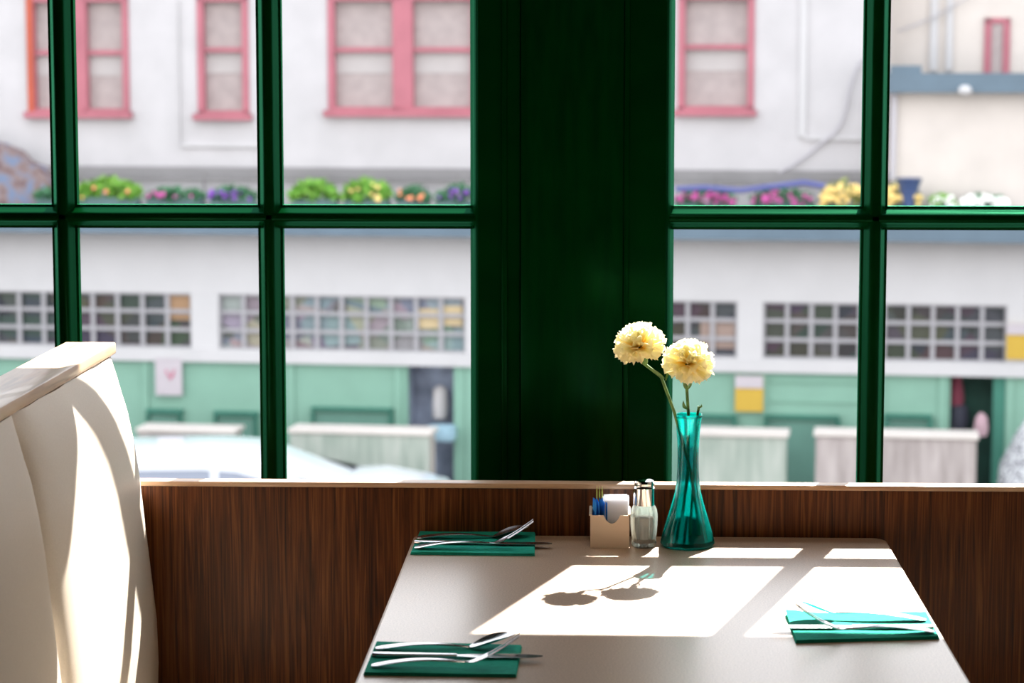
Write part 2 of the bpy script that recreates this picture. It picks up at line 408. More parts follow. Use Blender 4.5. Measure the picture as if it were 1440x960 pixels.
def bar_profile(h):       # half width h at the glass; stepped ovolo towards the room
    return [(-h, WY + 0.014), (-h, WY - 0.004), (-h + 0.004, WY - 0.006), (-h + 0.006, WY - 0.011), (-h + 0.011, WY - 0.018),
            (-h + 0.013, WY - 0.024), (-h + 0.017, WY - 0.027), (h - 0.017, WY - 0.027), (h - 0.013, WY - 0.024),
            (h - 0.011, WY - 0.018), (h - 0.006, WY - 0.011), (h - 0.004, WY - 0.006), (h, WY - 0.004), (h, WY + 0.014)]
def window(name, xa, xb, pane_edges, gmat_, stile_a, stile_b):
    """pane_edges: list of (x0,x1) of the glass openings; two rows of panes"""
    root = struct(empty(name, ((xa + xb) / 2, WY, 0.70)))
    zb, zt = 0.772, 1.694
    zm = 1.2435
    fr = MB()
    for (a, b) in (stile_a, stile_b):
        w = 0.008
        fr.prism([(a, WY + 0.016), (a, WY - 0.030), (a + w * 0.5, WY - 0.034), (b - w * 0.5, WY - 0.034), (b, WY - 0.030), (b, WY + 0.016)], 'z', 0.70, TOPZ + 0.06)
    xa2, xb2 = stile_a[1], stile_b[0]
    fr.prism([(WY + 0.016, 0.70), (WY + 0.016, zb), (WY - 0.006, zb), (WY - 0.012, zb - 0.006), (WY - 0.034, zb - 0.012), (WY - 0.034, 0.70)], 'x', xa2, xb2)
    fr.prism([(WY + 0.016, TOPZ + 0.06), (WY + 0.016, zt), (WY - 0.006, zt), (WY - 0.012, zt + 0.006), (WY - 0.034, zt + 0.012), (WY - 0.034, TOPZ + 0.06)], 'x', xa2, xb2)
    # bead round the openings next to the stiles
    for (px, sgn) in ((xa2, 1), (xb2, -1)):
        fr.prism([(px, WY + 0.014), (px, WY - 0.030), (px + sgn * 0.005, WY - 0.024), (px + sgn * 0.006, WY - 0.014), (px + sgn * 0.011, WY - 0.006), (px + sgn * 0.011, WY + 0.014)], 'z', zb - 0.01, zt + 0.01)
    fr.link('window_frame', M['green'], root)
    mu = MB()
    for (l, r) in zip(pane_edges, pane_edges[1:]):
        c = (l[1] + r[0]) / 2; h = (r[0] - l[1]) / 2
        mu.prism([(c + x, y) for x, y in bar_profile(h)], 'z', zb - 0.004, zt + 0.004)
    mu.prism([(y, zm + x) for x, y in bar_profile(0.0205)], 'x', xa2 + 0.002, xb2 - 0.002)
    mu.link('muntins', M['green'], root)
    g = MB().box((xa2 + 0.001, WY - 0.0005, zb - 0.003), (xb2 - 0.001, WY + 0.0005, zt + 0.003))
    # one sheet: keep only the room-side face so light crosses a single surface
    g.bm.faces.ensure_lookup_table()
    bmesh.ops.delete(g.bm, geom=[f for f in g.bm.faces if not (abs(f.normal.y) > 0.9 and f.calc_center_median().y < WY)], context='FACES')
    g.link('glass', gmat_, root, smooth=False)
    return root
window('window_1', LW[0], LW[1], [(-2.00, -1.690), (-1.645, -1.325), (-1.281, -0.963), (-0.918, -0.6015), (-0.558, -0.231)], M['pane_l'], (LW[0], -2.00), (-0.220, LW[1]))
window('window_2', RW[0], RW[1], [(0.121, 0.4435), (0.4885, 0.81), (0.855, 1.177), (1.222, 1.544), (1.589, 1.905)], M['pane_r'], (RW[0], 0.110), (1.905, RW[1]))

# ================================================================== LOW PARTITION BEHIND THE TABLE
part = empty('wooden_partition', (0.3, 3.862, 0))
tag(part, 'low walnut-grained wooden partition under the windows, behind the table', 'partition')
MB().box((-2.2, 3.853, 0.0), (2.4, 3.871, 0.826)).link('panel', M['wood'], part, smooth=False)
tag(MB().box((-2.2, 3.850, 0.8262), (2.4, 3.880, 0.8345), bev=0.0015).link('top_ledge', M['ledge'], part), 'pale sunlit strip along the top')

# ================================================================== BOOTH BENCH
def bench(xs, yr0, yr1, sections, label):
    """xs maps local x (0 at the outer side of the back, + towards the table)"""
    r = tag(empty('booth_bench', (xs(0.12), (yr0 + yr1) / 2, 0)), label, 'bench')
    def f(x, y, z): return (xs(x), y, z)
    MB().box((0.0, yr0, 0.0), (0.045, yr1, 1.043), f).box((0.045, yr0 + 0.01, 0.0), (0.47, yr1, 0.33), f).link('bench_frame', M['wood'], r, smooth=False)
    tag(MB().box((-0.003, yr0, 1.0432), (0.080, yr1, 1.062), f, bev=0.003).link('top_cap', M['capwood'], r), 'pale oak cap along the top of the backrest')
    prof = [(1.042, 0.078), (1.03, 0.0835), (1.01, 0.092), (0.985, 0.100), (0.96, 0.108), (0.91, 0.118), (0.855, 0.126), (0.785, 0.133), (0.69, 0.143), (0.62, 0.150), (0.55, 0.152), (0.50, 0.150), (0.46, 0.145)]
    def fx(z):
        for (z1, x1), (z0, x0) in zip(prof, prof[1:]):
            if z >= z0: return x0 + (x1 - x0) * (z - z0) / (z1 - z0)
        return prof[-1][1]
    for (a, b) in sections:
        mb = MB(); ny, nz = 40, 40; g = []
        for j in range(nz + 1):
            tz = j / nz; z = 1.042 - (1.042 - 0.46) * tz
            row = []
            for i in range(ny + 1):
                ty = i / ny; 
                ty = 0.5 - 0.5 * math.cos(PI * ty)
                y = a + (b - a) * ty
                d = min(y - a, b - y)
                # gathered fold at the seam: the vinyl rolls in towards the seam line
                edge = 1 - math.exp(-(d / 0.022)) if d > 0 else 0
                topz = min(1.0, tz / 0.10)
                x = fx(z) - (0.028 * (1 - edge)) * (0.25 + 0.75 * topz)
                x += 0.006 * math.sin(PI * ty) * topz
                # soft puckers fanning from the cap
                x += 0.0025 * math.sin((y - a) * 34 + tz * 2.0) * math.exp(-tz * 5) * math.sin(PI * ty)
                row.append(mb.bm.verts.new(f(x, y, z)))
            g.append(row)
        for j in range(nz):
            for i in range(ny): mb.bm.faces.new([g[j][i], g[j][i + 1], g[j + 1][i + 1], g[j + 1][i]])
        # back and sides
        bk = [[mb.bm.verts.new(f(0.0455, row[i].co.y, row[i].co.z)) for i in (0, ny)] for row in g]
        for j in range(nz):
            mb.bm.faces.new([g[j][0], g[j + 1][0], bk[j + 1][0], bk[j][0]])
            mb.bm.faces.new([g[j][ny], g[j + 1][ny], bk[j + 1][1], bk[j][1]])
        mb.bm.faces.new([bk[0][0], bk[0][1]] + [g[0][i] for i in range(ny, -1, -1)])
        mb.bm.faces.new([bk[nz][0], bk[nz][1]] + [g[nz][i] for i in range(ny, -1, -1)])
        mb.link('backrest_cushion', M['vinyl'], r)
    MB().box((0.046, yr0 + 0.005, 0.331), (0.50, yr1 - 0.002, 0.459), f, bev=0.02).link('seat_cushion', M['vinyl'], r)
    return r
bench(lambda x: -0.865 + x, 2.55, 3.846, [(3.188, 3.842), (2.552, 3.186)], 'cream vinyl booth bench with an oak-capped high back, left of the table')
bench(lambda x: 1.015 - x, 2.55, 3.846, [(3.188, 3.842), (2.552, 3.186)], 'cream vinyl booth bench right of the table, outside the photo edge')

# ================================================================== TABLE
tb = tag(empty('dining_table', (0.075, 3.24, 0)), 'speckled beige laminate dining table, sunlit, end against the partition', 'table')
def rrect(x0, x1, y0, y1, r, n=6):
    out = []
    for (cx, cy_, a0) in ((x1 - r, y1 - r, 0), (x0 + r, y1 - r, 90), (x0 + r, y0 + r, 180), (x1 - r, y0 + r, 270)):
        for k in range(n + 1):
            t = math.radians(a0 + 90 * k / n); out.append((cx + r * math.cos(t), cy_ + r * math.sin(t)))
    return out
MB().prism(rrect(-0.301, 0.451, 2.64, 3.846, 0.022), 'z', 0.7215, 0.75).link('tabletop', M['table'], tb)
eb = MB()
o_ = rrect(-0.3035, 0.4535, 2.6375, 3.8485, 0.024); i_ = rrect(-0.3015, 0.4515, 2.6395, 3.8465, 0.022)
n_ = len(o_)
vv = [[eb.bm.verts.new((p[0], p[1], z)) for p in ring] for ring, z in ((o_, 0.722), (o_, 0.7490), (i_, 0.7497), (i_, 0.722))]
for a in range(4):
    for i in range(n_): eb.bm.faces.new([vv[a][i], vv[a][(i + 1) % n_], vv[(a + 1) % 4][(i + 1) % n_], vv[(a + 1) % 4][i]])
eb.link('edge_band', M['tedge'], tb)
MB().lathe([(0.04, 0.03), (0.04, 0.70)], 0.075, 3.24, 32).link('pedestal', M['iron'], tb)
MB().box((-0.05, 2.95, 0.700), (0.2, 3.53, 0.7213)).link('top_bracket', M['iron'], tb, smooth=False)
MB().box((0.035, 2.90, 0), (0.115, 3.58, 0.03), bev=0.006).box((-0.2, 3.20, 0), (0.35, 3.28, 0.03), bev=0.006).link('foot', M['iron'], tb)

# added pendant with a warm fill light, unseen, to brighten the shaded table
pn = tag(empty('added_fill_pendant', (0.075, 3.1, 2.35)), 'added black pendant fill lamp over the table, out of view', 'lamp')
MB().lathe([(0.02, 2.60), (0.03, 2.58), (0.16, 2.42), (0.165, 2.40), (0.155, 2.40), (0.025, 2.565)], 0.075, 3.1, 40).link('fill_lamp_shade', M['iron'], pn)
MB().lathe([(0.004, 2.55), (0.004, 3.0)], 0.075, 3.1, 8).link('fill_lamp_cord', M['iron'], pn)
pd = bpy.data.lights.new('added_fill_light', 'AREA'); pd.shape = 'DISK'; pd.size = 0.26; pd.energy = 2.8; pd.color = (1.0, 0.84, 0.66)
po = bpy.data.objects.new('added_fill_light', pd); C.objects.link(po); po.location = (0.075, 3.1, 2.405)

# ================================================================== NAPKINS AND CUTLERY
def napkin(pts, label, lift=None):
    """pts: four corners on the table (near-left, near-right, far-right, far-left)"""
    mb = MB()
    for L in range(2):                       # a folded napkin: two leaves
        z0 = 0.7503 + L * 0.0021; z1 = z0 + 0.0019; N = 14
        top, bot = [], []
        for j in range(N + 1):
            rt, rb = [], []
            for i in range(N + 1):
                u, v = i / N, j / N
                inset = 0.0012 * L
                p = (pts[0] * (1 - u) + pts[1] * u) * (1 - v) + (pts[3] * (1 - u) + pts[2] * u) * v
                c = (pts[0] + pts[1] + pts[2] + pts[3]) / 4
                p = p + (c - p) * (inset * 8)
                wv = 0.0003 * (math.sin(u * 7 + v * 3) + 1) if L == 1 else 0
                if lift and L == 1:
                    du = (u - lift[0]); dv = (v - lift[1]); wv += lift[2] * math.exp(-(du * du + dv * dv) / 0.02)
                rt.append(mb.bm.verts.new((p.x, p.y, z1 + wv))); rb.append(mb.bm.verts.new((p.x, p.y, z0 + wv)))
            top.append(rt); bot.append(rb)
        for j in range(N):
            for i in range(N):
                mb.bm.faces.new([top[j][i], top[j][i + 1], top[j + 1][i + 1], top[j + 1][i]])
                mb.bm.faces.new([bot[j][i], bot[j + 1][i], bot[j + 1][i + 1], bot[j][i + 1]])
        for k in range(N):
            mb.bm.faces.new([top[0][k], bot[0][k], bot[0][k + 1], top[0][k + 1]])
            mb.bm.faces.new([top[N][k], top[N][k + 1], bot[N][k + 1], bot[N][k]])
            mb.bm.faces.new([top[k][0], top[k + 1][0], bot[k + 1][0], bot[k][0]])
            mb.bm.faces.new([top[k][N], bot[k][N], bot[k + 1][N], top[k + 1][N]])
    return tag(mb.link('paper_napkin', M['napkin']), label, 'napkin', 'paper napkins under the cutlery')
napkin([atz(511, 950), atz(726, 953), atz(734, 911), atz(529, 906)], 'teal paper napkin under cutlery at the near left corner of the table')
napkin([atz(577, 780), atz(752, 782), atz(753, 749), atz(592, 746)], 'teal paper napkin under cutlery at the far left corner, against the partition')
napkin([atz(1119, 905), atz(1321, 899), atz(1303, 864), atz(1104, 866)], 'teal paper napkin under cutlery at the right edge, in the sun', lift=(0, 1, 0.005))

# cutlery lies along local +x from the handle end; z is height above the napkin
def strip(mb, secs, n=8, dx=0):
    """secs: (x, yc, halfwidth, z, thickness, dish)"""
    rings = []
    for (x, yc, hw, z, th, dish) in secs:
        up, dn = [], []
        for k in range(n + 1):
            t = -1 + 2 * k / n; zz = z + dish * (t * t) ; cr = th * 0.5 * math.sqrt(max(0.05, 1 - t * t * 0.95))
            up.append(mb.bm.verts.new((x, yc + hw * t, zz + cr))); dn.append(mb.bm.verts.new((x, yc + hw * t, zz - cr)))
        rings.append(up + dn[::-1])
    m_ = len(rings[0])
    for a, b in zip(rings, rings[1:]):
        for i in range(m_): mb.bm.faces.new([a[i], a[(i + 1) % m_], b[(i + 1) % m_], b[i]])
    mb.bm.faces.new(rings[0]); mb.bm.faces.new(rings[-1][::-1])
def handle_secs(L, z_mid, zt):
    out = []
    for k in range(17):
        t = k / 16; x = L * t
        hw = 0.0085 * (1 - t) ** 0.8 * min(1, (t + 0.015) * 12) ** 0.5 + 0.0028 + 0.0006 * 0
        if k == 0: hw = 0.005
        z = 0.0018 + z_mid * math.sin(PI * min(1, t * 1.02)) + zt * t
        out.append((x, 0, hw, z, 0.0028, 0.0))
    return out
def mk_root(name): return empty(name, (0, 0, 0))
WMZ = Matrix.Identity(4)
def fork_proto(rise):
    r = mk_root('fork')
    a = MB(); hs = handle_secs(0.118, 0.005, 0.0005); strip(a, hs); a.link('handle', M['steel'], r)
    b = MB(); zf = lambda x: 0.0018 + rise * max(0, (x - 0.128) / 0.06) ** 1.35
    strip(b, [(0.1175, 0, 0.0031, 0.0026, 0.0028, 0), (0.124, 0, 0.0050, 0.0018, 0.0022, 0.0005), (0.131, 0, 0.0098, zf(0.131), 0.0018, 0.0015), (0.139, 0, 0.0118, zf(0.139), 0.0017, 0.0022), (0.146, 0, 0.0120, zf(0.146), 0.0016, 0.0022)])
    for k in range(4):
        yc = -0.0101 + k * 0.00673; zz = 0.0022 * (yc / 0.012) ** 2
        secs = []
        for q in range(7):
            t = q / 6; x = 0.1455 + 0.042 * t
            secs.append((x, yc * (1 - 0.06 * t), 0.0019 * (1 - 0.55 * t), zf(x) + zz, 0.0016, 0))
        strip(b, secs, 4)
    b.link('tines', M['steel'], r)
    return r
def spoon_proto(rise):
    r = mk_root('spoon')
    a = MB(); strip(a, handle_secs(0.122, 0.005, 0.0005)); a.link('handle', M['steel'], r)
    b = MB(); secs = []
    for q in range(15):
        t = q / 14; x = 0.121 + 0.060 * t
        hw = max(0.0024, 0.0195 * math.sin(PI * min(1, (t * 0.93 + 0.03))) ** 0.62)
        if q == 0: hw = 0.003
        zb_ = 0.0022 + rise * t ** 1.5 - 0.0003
        secs.append((x, 0, hw, zb_, 0.0016, 0.0062 * math.sin(PI * min(1, t + 0.02)) + 0.0002))
    strip(b, secs, 12); b.link('bowl', M['steel'], r)
    return r
def knife_proto():
    r = mk_root('knife')
    a = MB(); secs = []
    for k in range(15):
        t = k / 14; hw = 0.0088 - 0.0036 * t ** 1.2
        if k == 0: hw = 0.0055
        secs.append((0.108 * t, 0, hw, 0.0032, 0.0058 - 0.0016 * t, 0))
    strip(a, secs); a.link('handle', M['steel'], r)
    b = MB(); secs = []
    for k in range(14):
        t = k / 13; hw = 0.0050 + 0.0052 * min(1, t * 3.5) - (0.0085 * max(0, (t - 0.82) / 0.18) ** 2)
        secs.append((0.1075 + 0.110 * t, 0.002 * t, max(0.0012, hw), 0.0030, 0.0018, 0))
    strip(b, secs); b.link('blade', M['steel'], r)
    return r
ZN = 0.7546
def lay(src, first, p_handle, p_tip, label, group, z=ZN, tilt=0.0, scale=1.0):
    o = src if first else copy_tree(src)
    a, b = atz(*p_handle, z), atz(*p_tip, z)
    o.location = a; o.rotation_euler = (0, -tilt, math.atan2(b.y - a.y, b.x - a.x)); o.scale = (scale,) * 3
    return tag(o, label, {'f': 'fork', 's': 'spoon', 'k': 'knife'}[group[0]], group)
fk = fork_proto(0.031); sn = spoon_proto(0.018); kn = knife_proto()
GF, GS, GK = 'forks on the napkins', 'spoons on the napkins', 'knives on the napkins'
lay(kn, True, (524, 923), (754, 926), 'steel table knife on the near left napkin, between spoon and fork', GK)
lay(sn, True, (528, 913), (728, 911), 'steel spoon on the near left napkin, farthest from the camera there', GS, z=ZN)
lay(fk, True, (523, 937), (712, 940), 'steel fork on the near left napkin, its tines raised across the knife', GF, z=ZN + 0.0006, tilt=0.05)
lay(kn, False, (583, 764), (778, 767), 'steel table knife on the far left napkin, its blade past the napkin', GK)
lay(sn, False, (586, 757), (752, 756), 'steel spoon on the far left napkin, beside the partition', GS)
lay(fk, False, (583, 771), (738, 770), 'steel fork on the far left napkin, its tines raised', GF, z=ZN + 0.0006, tilt=0.05)
lay(kn, False, (1312, 884), (1080, 883), 'steel table knife on the right-hand napkin, its blade past the napkin', GK)
lay(sn, False, (1302, 873), (1140, 869), 'steel spoon on the right-hand napkin with its oval bowl raised', GS, z=ZN + 0.0004, tilt=0.05)
lay(fk, False, (1313, 889), (1122, 892), 'steel fork on the right-hand napkin, nearest the camera there', GF, z=ZN + 0.0006, tilt=0.04)

# ================================================================== VASE WITH TWO CARNATIONS
VX, VY, VZ = 0.1345, 3.772, 0.7502
outer = [(0.0, 0.0), (0.030, 0.0), (0.040, 0.0015), (0.0425, 0.005), (0.0418, 0.010), (0.0375, 0.026), (0.031, 0.048), (0.0250, 0.068), (0.0205, 0.086), (0.0178, 0.104),
         (0.0166, 0.122), (0.0163, 0.142), (0.0166, 0.160), (0.0180, 0.182), (0.0200, 0.200), (0.0212, 0.205), (0.0216, 0.2075)]
vz = tag(empty('bud_vase', (VX, VY, VZ)), 'tall teal glass bud vase flaring at the base, holding two carnations', 'vase')
th = 0.0022
inner = [(max(0.0, r - th), z) for r, z in outer if z > 0.008]
prof_v = [(0.0005, 0.0)] + [(r, z) for r, z in outer[1:]] + [(0.0208, 0.2086)] + [(r, z) for r, z in inner[::-1]] + [(0.0005, 0.0105)]
MB().lathe([(r, z + VZ) for r, z in prof_v], VX, VY, 64, mod=lambda t, z: 1 + (0.012 * math.cos(8 * t) if 0.005 < z - VZ < 0.19 else 0)).link('vase_body', M['vase'], vz)
tag(MB().lathe([(0.0195, VZ + 0.2050), (0.0218, VZ + 0.2062), (0.0224, VZ + 0.2085), (0.0215, VZ + 0.2105), (0.0198, VZ + 0.2100)], VX, VY, 48, closed=True).link('rim', M['vase'], vz), 'rounded blue-green lip')

def carnation(center, axis, R, stem_pts, label, seed, leaves=()):
    rnd = random.Random(seed)
    r = tag(empty('carnation', stem_pts[0]), label, 'flower', 'carnations in the vase')
    axis = Vector(axis).normalized(); e1 = axis.orthogonal().normalized(); e2 = axis.cross(e1)
    mb = MB(); tints = []
    lay_ = mb.bm.verts.layers.float.new('tint')
    layers = [(8, 112, 0.92, 0.95), (9, 92, 1.0, 0.85), (9, 70, 1.0, 0.8), (8, 48, 1.0, 0.7), (7, 28, 1.0, 0.6), (5, 10, 0.95, 0.5)]
    for li, (cnt, polar, rad, tint) in enumerate(layers):
        for k in range(cnt):
            az = 2 * PI * (k + 0.5 * (li % 2) + rnd.uniform(-0.22, 0.22)) / cnt
            po = math.radians(polar + rnd.uniform(-9, 9)); RR = R * rad * rnd.uniform(0.88, 1.06)
            d = axis * math.cos(po) + (e1 * math.cos(az) + e2 * math.sin(az)) * math.sin(po)
            side = axis.cross(d)
            side = (side.normalized() if side.length > 0.01 else e1)
            nrm = d.cross(side).normalized()
            wid = RR * 0.50; nu, nv = 14, 7; ph = rnd.uniform(0, 6.28); g = []
            for j in range(nv + 1):
                v = j / nv; row = []
                for i in range(nu + 1):
                    u = -1 + 2 * i / nu
                    w = wid * (0.12 + 0.88 * v ** 0.8)
                    ln = RR * v * (1 - 0.12 * u * u * v)
                    ruf = (v ** 2.2) * (0.11 * R * math.sin(u * 6 + ph) + 0.045 * R * math.sin(u * 13 + ph * 2))
                    teeth = (v ** 6) * 0.045 * R * math.sin(u * 19 + ph * 3)
                    p = Vector(center) - axis * R * 0.12 + d * (ln + teeth) + side * (w * u) + nrm * (ruf + 0.10 * R * v * v * (1 if li < 2 else -0.3))
                    vt = mb.bm.verts.new(p); vt[lay_] = min(1, max(0, v * 0.9 + rnd.uniform(-0.08, 0.08) + (0.08 if li < 2 else 0))); row.append(vt)
                g.append(row)
            for j in range(nv):
                for i in range(nu): mb.bm.faces.new([g[j][i], g[j][i + 1], g[j + 1][i + 1], g[j + 1][i]])
    mb.link('bloom', M['petal'], r)
    base = Vector(center) - axis * R * 0.22
    cal = MB().tube([base + axis * R * 0.15, base - axis * R * 0.25, base - axis * R * 0.62, base - axis * R * 0.72], [R * 0.26, R * 0.20, R * 0.13, R * 0.06], 10)
    cal.link('calyx', M['stem'], r)
    st = MB().tube(stem_pts + [base - axis * R * 0.7], 0.0025, 8)
    o = st.link('stem', M['stem'], r)
    for lf in leaves:
        a, b, c = (Vector(q) for q in lf)
        m_ = MB(); n = 8; pr = []
        for k in range(n + 1):
            t = k / n; p = a * (1 - t) ** 2 + b * 2 * t * (1 - t) + c * t * t
            w = 0.0022 * math.sin(PI * min(1, t * 0.85 + 0.15)) + 0.0002
            pr.append([m_.bm.verts.new(p + Vector((w, 0, w * 0.5))), m_.bm.verts.new(p + Vector((0, -0.0004, -0.0006))), m_.bm.verts.new(p - Vector((w, 0, w * 0.5))), m_.bm.verts.new(p + Vector((0, 0.0004, 0.0004)))])
        for x, y in zip(pr, pr[1:]):
            for i in range(4): m_.bm.faces.new([x[i], x[(i + 1) % 4], y[(i + 1) % 4], y[i]])
        m_.bm.faces.new(pr[0]); m_.bm.faces.new(pr[-1][::-1])
        m_.link('leaf', M['stem'], o)
    return r
cA = aty(899, 484, 3.742); cB = aty(969, 508, 3.750)
carnation(cA, (-0.25, -0.35, 0.85), 0.0405, [Vector((VX + 0.020, VY + 0.004, VZ + 0.018)), Vector((VX + 0.004, VY - 0.002, VZ + 0.12)), aty(948, 578, 3.765), aty(930, 530, 3.752)],
          'pale yellow carnation leaning left, in front of the green post', 3,
          [(aty(934, 532, 3.753), aty(922, 522, 3.745), aty(911, 516, 3.74)), (aty(936, 535, 3.753), aty(940, 520, 3.755), aty(944, 516, 3.76))])
carnation(cB, (0.05, -0.40, 0.8), 0.0400, [Vector((VX - 0.012, VY, VZ + 0.016)), Vector((VX, VY + 0.002, VZ + 0.12)), aty(968, 580, 3.770), aty(966, 550, 3.768)],
          'pale yellow carnation standing upright, in front of the window pane', 8,
          [(aty(966, 575, 3.769), aty(960, 572, 3.765), aty(961, 563, 3.76)), (aty(966, 548, 3.768), aty(961, 540, 3.765), aty(962, 532, 3.76)), (aty(967, 548, 3.768), aty(973, 542, 3.765), aty(970, 534, 3.76))])
cut = tag(empty('cut_stem', (VX + 0.004, VY + 0.006, VZ + 0.016)), 'short headless green stem with a curled leaf at the right of the vase mouth', 'stem')
MB().tube([Vector((VX + 0.004, VY + 0.006, VZ + 0.016)), Vector((VX + 0.010, VY + 0.004, VZ + 0.13)), aty(981, 582, 3.774), aty(983, 571, 3.774)], 0.0022, 8).link('stalk', M['stem'], cut)
mbl = MB().tube([aty(981, 577, 3.774), aty(984, 572, 3.772), aty(987, 571, 3.770), aty(986, 568, 3.768)], [0.0012, 0.0020, 0.0014, 0.0003], 6)
mbl.link('leaf', M['stem'], cut)

# ================================================================== SALT SHAKER
SX, SY = 0.0655, 3.764
sh = tag(empty('salt_shaker', (SX, SY, 0.7502)), 'faceted clear glass salt shaker with a chrome cap, between caddy and vase', 'salt shaker')
zb = 0.7502
fac8 = lambda t, z: 1 + 0.035 * math.cos(10 * t)
ob = [(0.0005, 0), (0.0165, 0), (0.0188, 0.002), (0.0195, 0.007), (0.0182, 0.013), (0.0192, 0.018), (0.0205, 0.034), (0.0208, 0.050), (0.0196, 0.060), (0.0165, 0.067), (0.0155, 0.070)]
ib = [(0.0138, 0.070), (0.0145, 0.065), (0.0170, 0.055), (0.0172, 0.035), (0.0160, 0.018), (0.0150, 0.013), (0.0005, 0.011)]
MB().lathe([(r, z + zb) for r, z in ob + ib], SX, SY, 60, mod=lambda t, z: fac8(t, z) if 0.004 < z - zb < 0.066 else 1).link('shaker_body', M['shaker'], sh)
MB().lathe([(0.0005, zb + 0.0115), (0.0142, zb + 0.0135), (0.0152, zb + 0.020), (0.0160, zb + 0.044), (0.0158, zb + 0.0475), (0.0005, zb + 0.049)], SX, SY, 32).link('salt', M['salt'], sh)
MB().lathe([(0.0160, zb + 0.0665), (0.0170, zb + 0.067), (0.0170, zb + 0.094), (0.0158, zb + 0.0955), (0.0156, zb + 0.099), (0.0162, zb + 0.101), (0.0150, zb + 0.1055), (0.010, zb + 0.1080), (0.0005, zb + 0.109)], SX, SY, 48).link('cap', M['chrome'], sh)

# ================================================================== SWEETENER CADDY AND PACKETS
cx0, cx1 = aty(830, 750, 3.748).x, aty(885, 750, 3.748).x
cy0, cy1 = 3.748, 3.820; cz = 0.7502; ch = 0.052
cd = tag(empty('sweetener_caddy', ((cx0 + cx1) / 2, (cy0 + cy1) / 2, cz)), 'small cream plastic caddy with a scooped front, full of sweetener packets', 'caddy')
w_ = cx1 - cx0
def notch_poly(h, dip):
    pts = [(cx0, cz), (cx1, cz), (cx1, cz + h)]
    for k in range(13):
        t = k / 12; x = cx1 - w_ * (0.24 + 0.42 * t)
        pts.append((x, cz + h - dip * math.sin(PI * t) ** 0.8))
    pts.append((cx0, cz + h)); return pts
mb = MB()
mb.prism(notch_poly(ch, 0.013), 'y', cy0, cy0 + 0.0022)
mb.prism(notch_poly(ch, 0.013), 'y', cy1 - 0.0022, cy1)
mb.box((cx0, cy0 + 0.0021, cz), (cx0 + 0.0022, cy1 - 0.0021, cz + ch)).box((cx1 - 0.0022, cy0 + 0.0021, cz), (cx1, cy1 - 0.0021, cz + ch)).box((cx0 + 0.002, cy0 + 0.002, cz), (cx1 - 0.002, cy1 - 0.002, cz + 0.003))
mb.link('caddy_body', M['caddy'], cd, smooth=False)
for xx in (cx0 - 0.0018, cx1 - 0.002): MB().box((xx, cy0 - 0.0015, cz + ch), (xx + 0.0038, cy1 + 0.001, cz + ch + 0.0022)).link('lip', M['caddy'], cd, smooth=False)
def packet(name, m, w, h, t):
    mb = MB(); n = 8; g = []
    for j in range(n + 1):
        v = j / n; row = []
        for i in range(n + 1):
            u = i / n; b = t * 0.5 * (math.sin(PI * u) * math.sin(PI * v)) ** 0.6 + 0.00015
            row.append((mb.bm.verts.new(((u - 0.5) * w, -b, v * h)), mb.bm.verts.new(((u - 0.5) * w, b, v * h))))
        g.append(row)
    for j in range(n):
        for i in range(n):
            for s_ in (0, 1): mb.bm.faces.new([g[j][i][s_], g[j][i + 1][s_], g[j + 1][i + 1][s_], g[j + 1][i][s_]])
    for k in range(n):
        for (p, q) in (((0, k), (0, k + 1)), ((n, k), (n, k + 1)), ((k, 0), (k + 1, 0)), ((k, n), (k + 1, n))):
            mb.bm.faces.new([g[p[0]][p[1]][0], g[q[0]][q[1]][0], g[q[0]][q[1]][1], g[p[0]][p[1]][1]])
    return mb.link(name, m, origin=Vector((0, 0, 0)))
pb = packet('sweetener_packet', M['paper_blue'], 0.052, 0.066, 0.0030)
pb['_u'] = 0
del pb['_u']
for k in range(6):
    o = pb if k == 0 else copy_tree(pb)
    o.location = (cx0 + 0.0050 + 0.0036 * k, 3.784 + 0.0012 * (k % 2), cz + 0.0035)
    o.rotation_euler = (math.radians(-1.5 + (k % 3)), 0, math.radians(-84 + (k % 2) * 3))
    tag(o, ('leftmost', 'second from left', 'third from left', 'third from right', 'second from right', 'rightmost')[k] + ' of the six blue sweetener packets standing edge-on in the caddy', 'sweetener packet', 'blue packets in the caddy')
pw = packet('sugar_packet', M['paper_white'], 0.0375, 0.074, 0.0034)
for k in range(5):
    o = pw if k == 0 else copy_tree(pw)
    o.location = (cx1 - 0.0215 + 0.0006 * (k % 2), 3.765 + 0.0065 * k, cz + 0.0035)
    o.rotation_euler = (math.radians(-6), math.radians((0.5, 2.0, -1.0, 1.5, 0)[k]), math.radians(3))
    tag(o, ('front', 'second', 'middle', 'fourth', 'rearmost')[k] + ' of the five white sugar packets standing in the right of the caddy', 'sugar packet', 'white packets in the caddy')
pl_ = packet('lime_packet', M['paper_lime'], 0.014, 0.084, 0.0026)
for k in range(3):
    o = pl_ if k == 0 else copy_tree(pl_)
    o.location = (cx0 + 0.0100 + 0.0042 * k, 3.8138, cz + 0.0035)
    o.rotation_euler = (0, 0, math.radians(90 - 2 + 2 * k)); o.scale = (0.45, 1, 1)
    tag(o, ('left', 'middle', 'right')[k] + ' one of the lime green packets behind the blue ones in the caddy', 'sweetener packet', 'lime packets in the caddy')

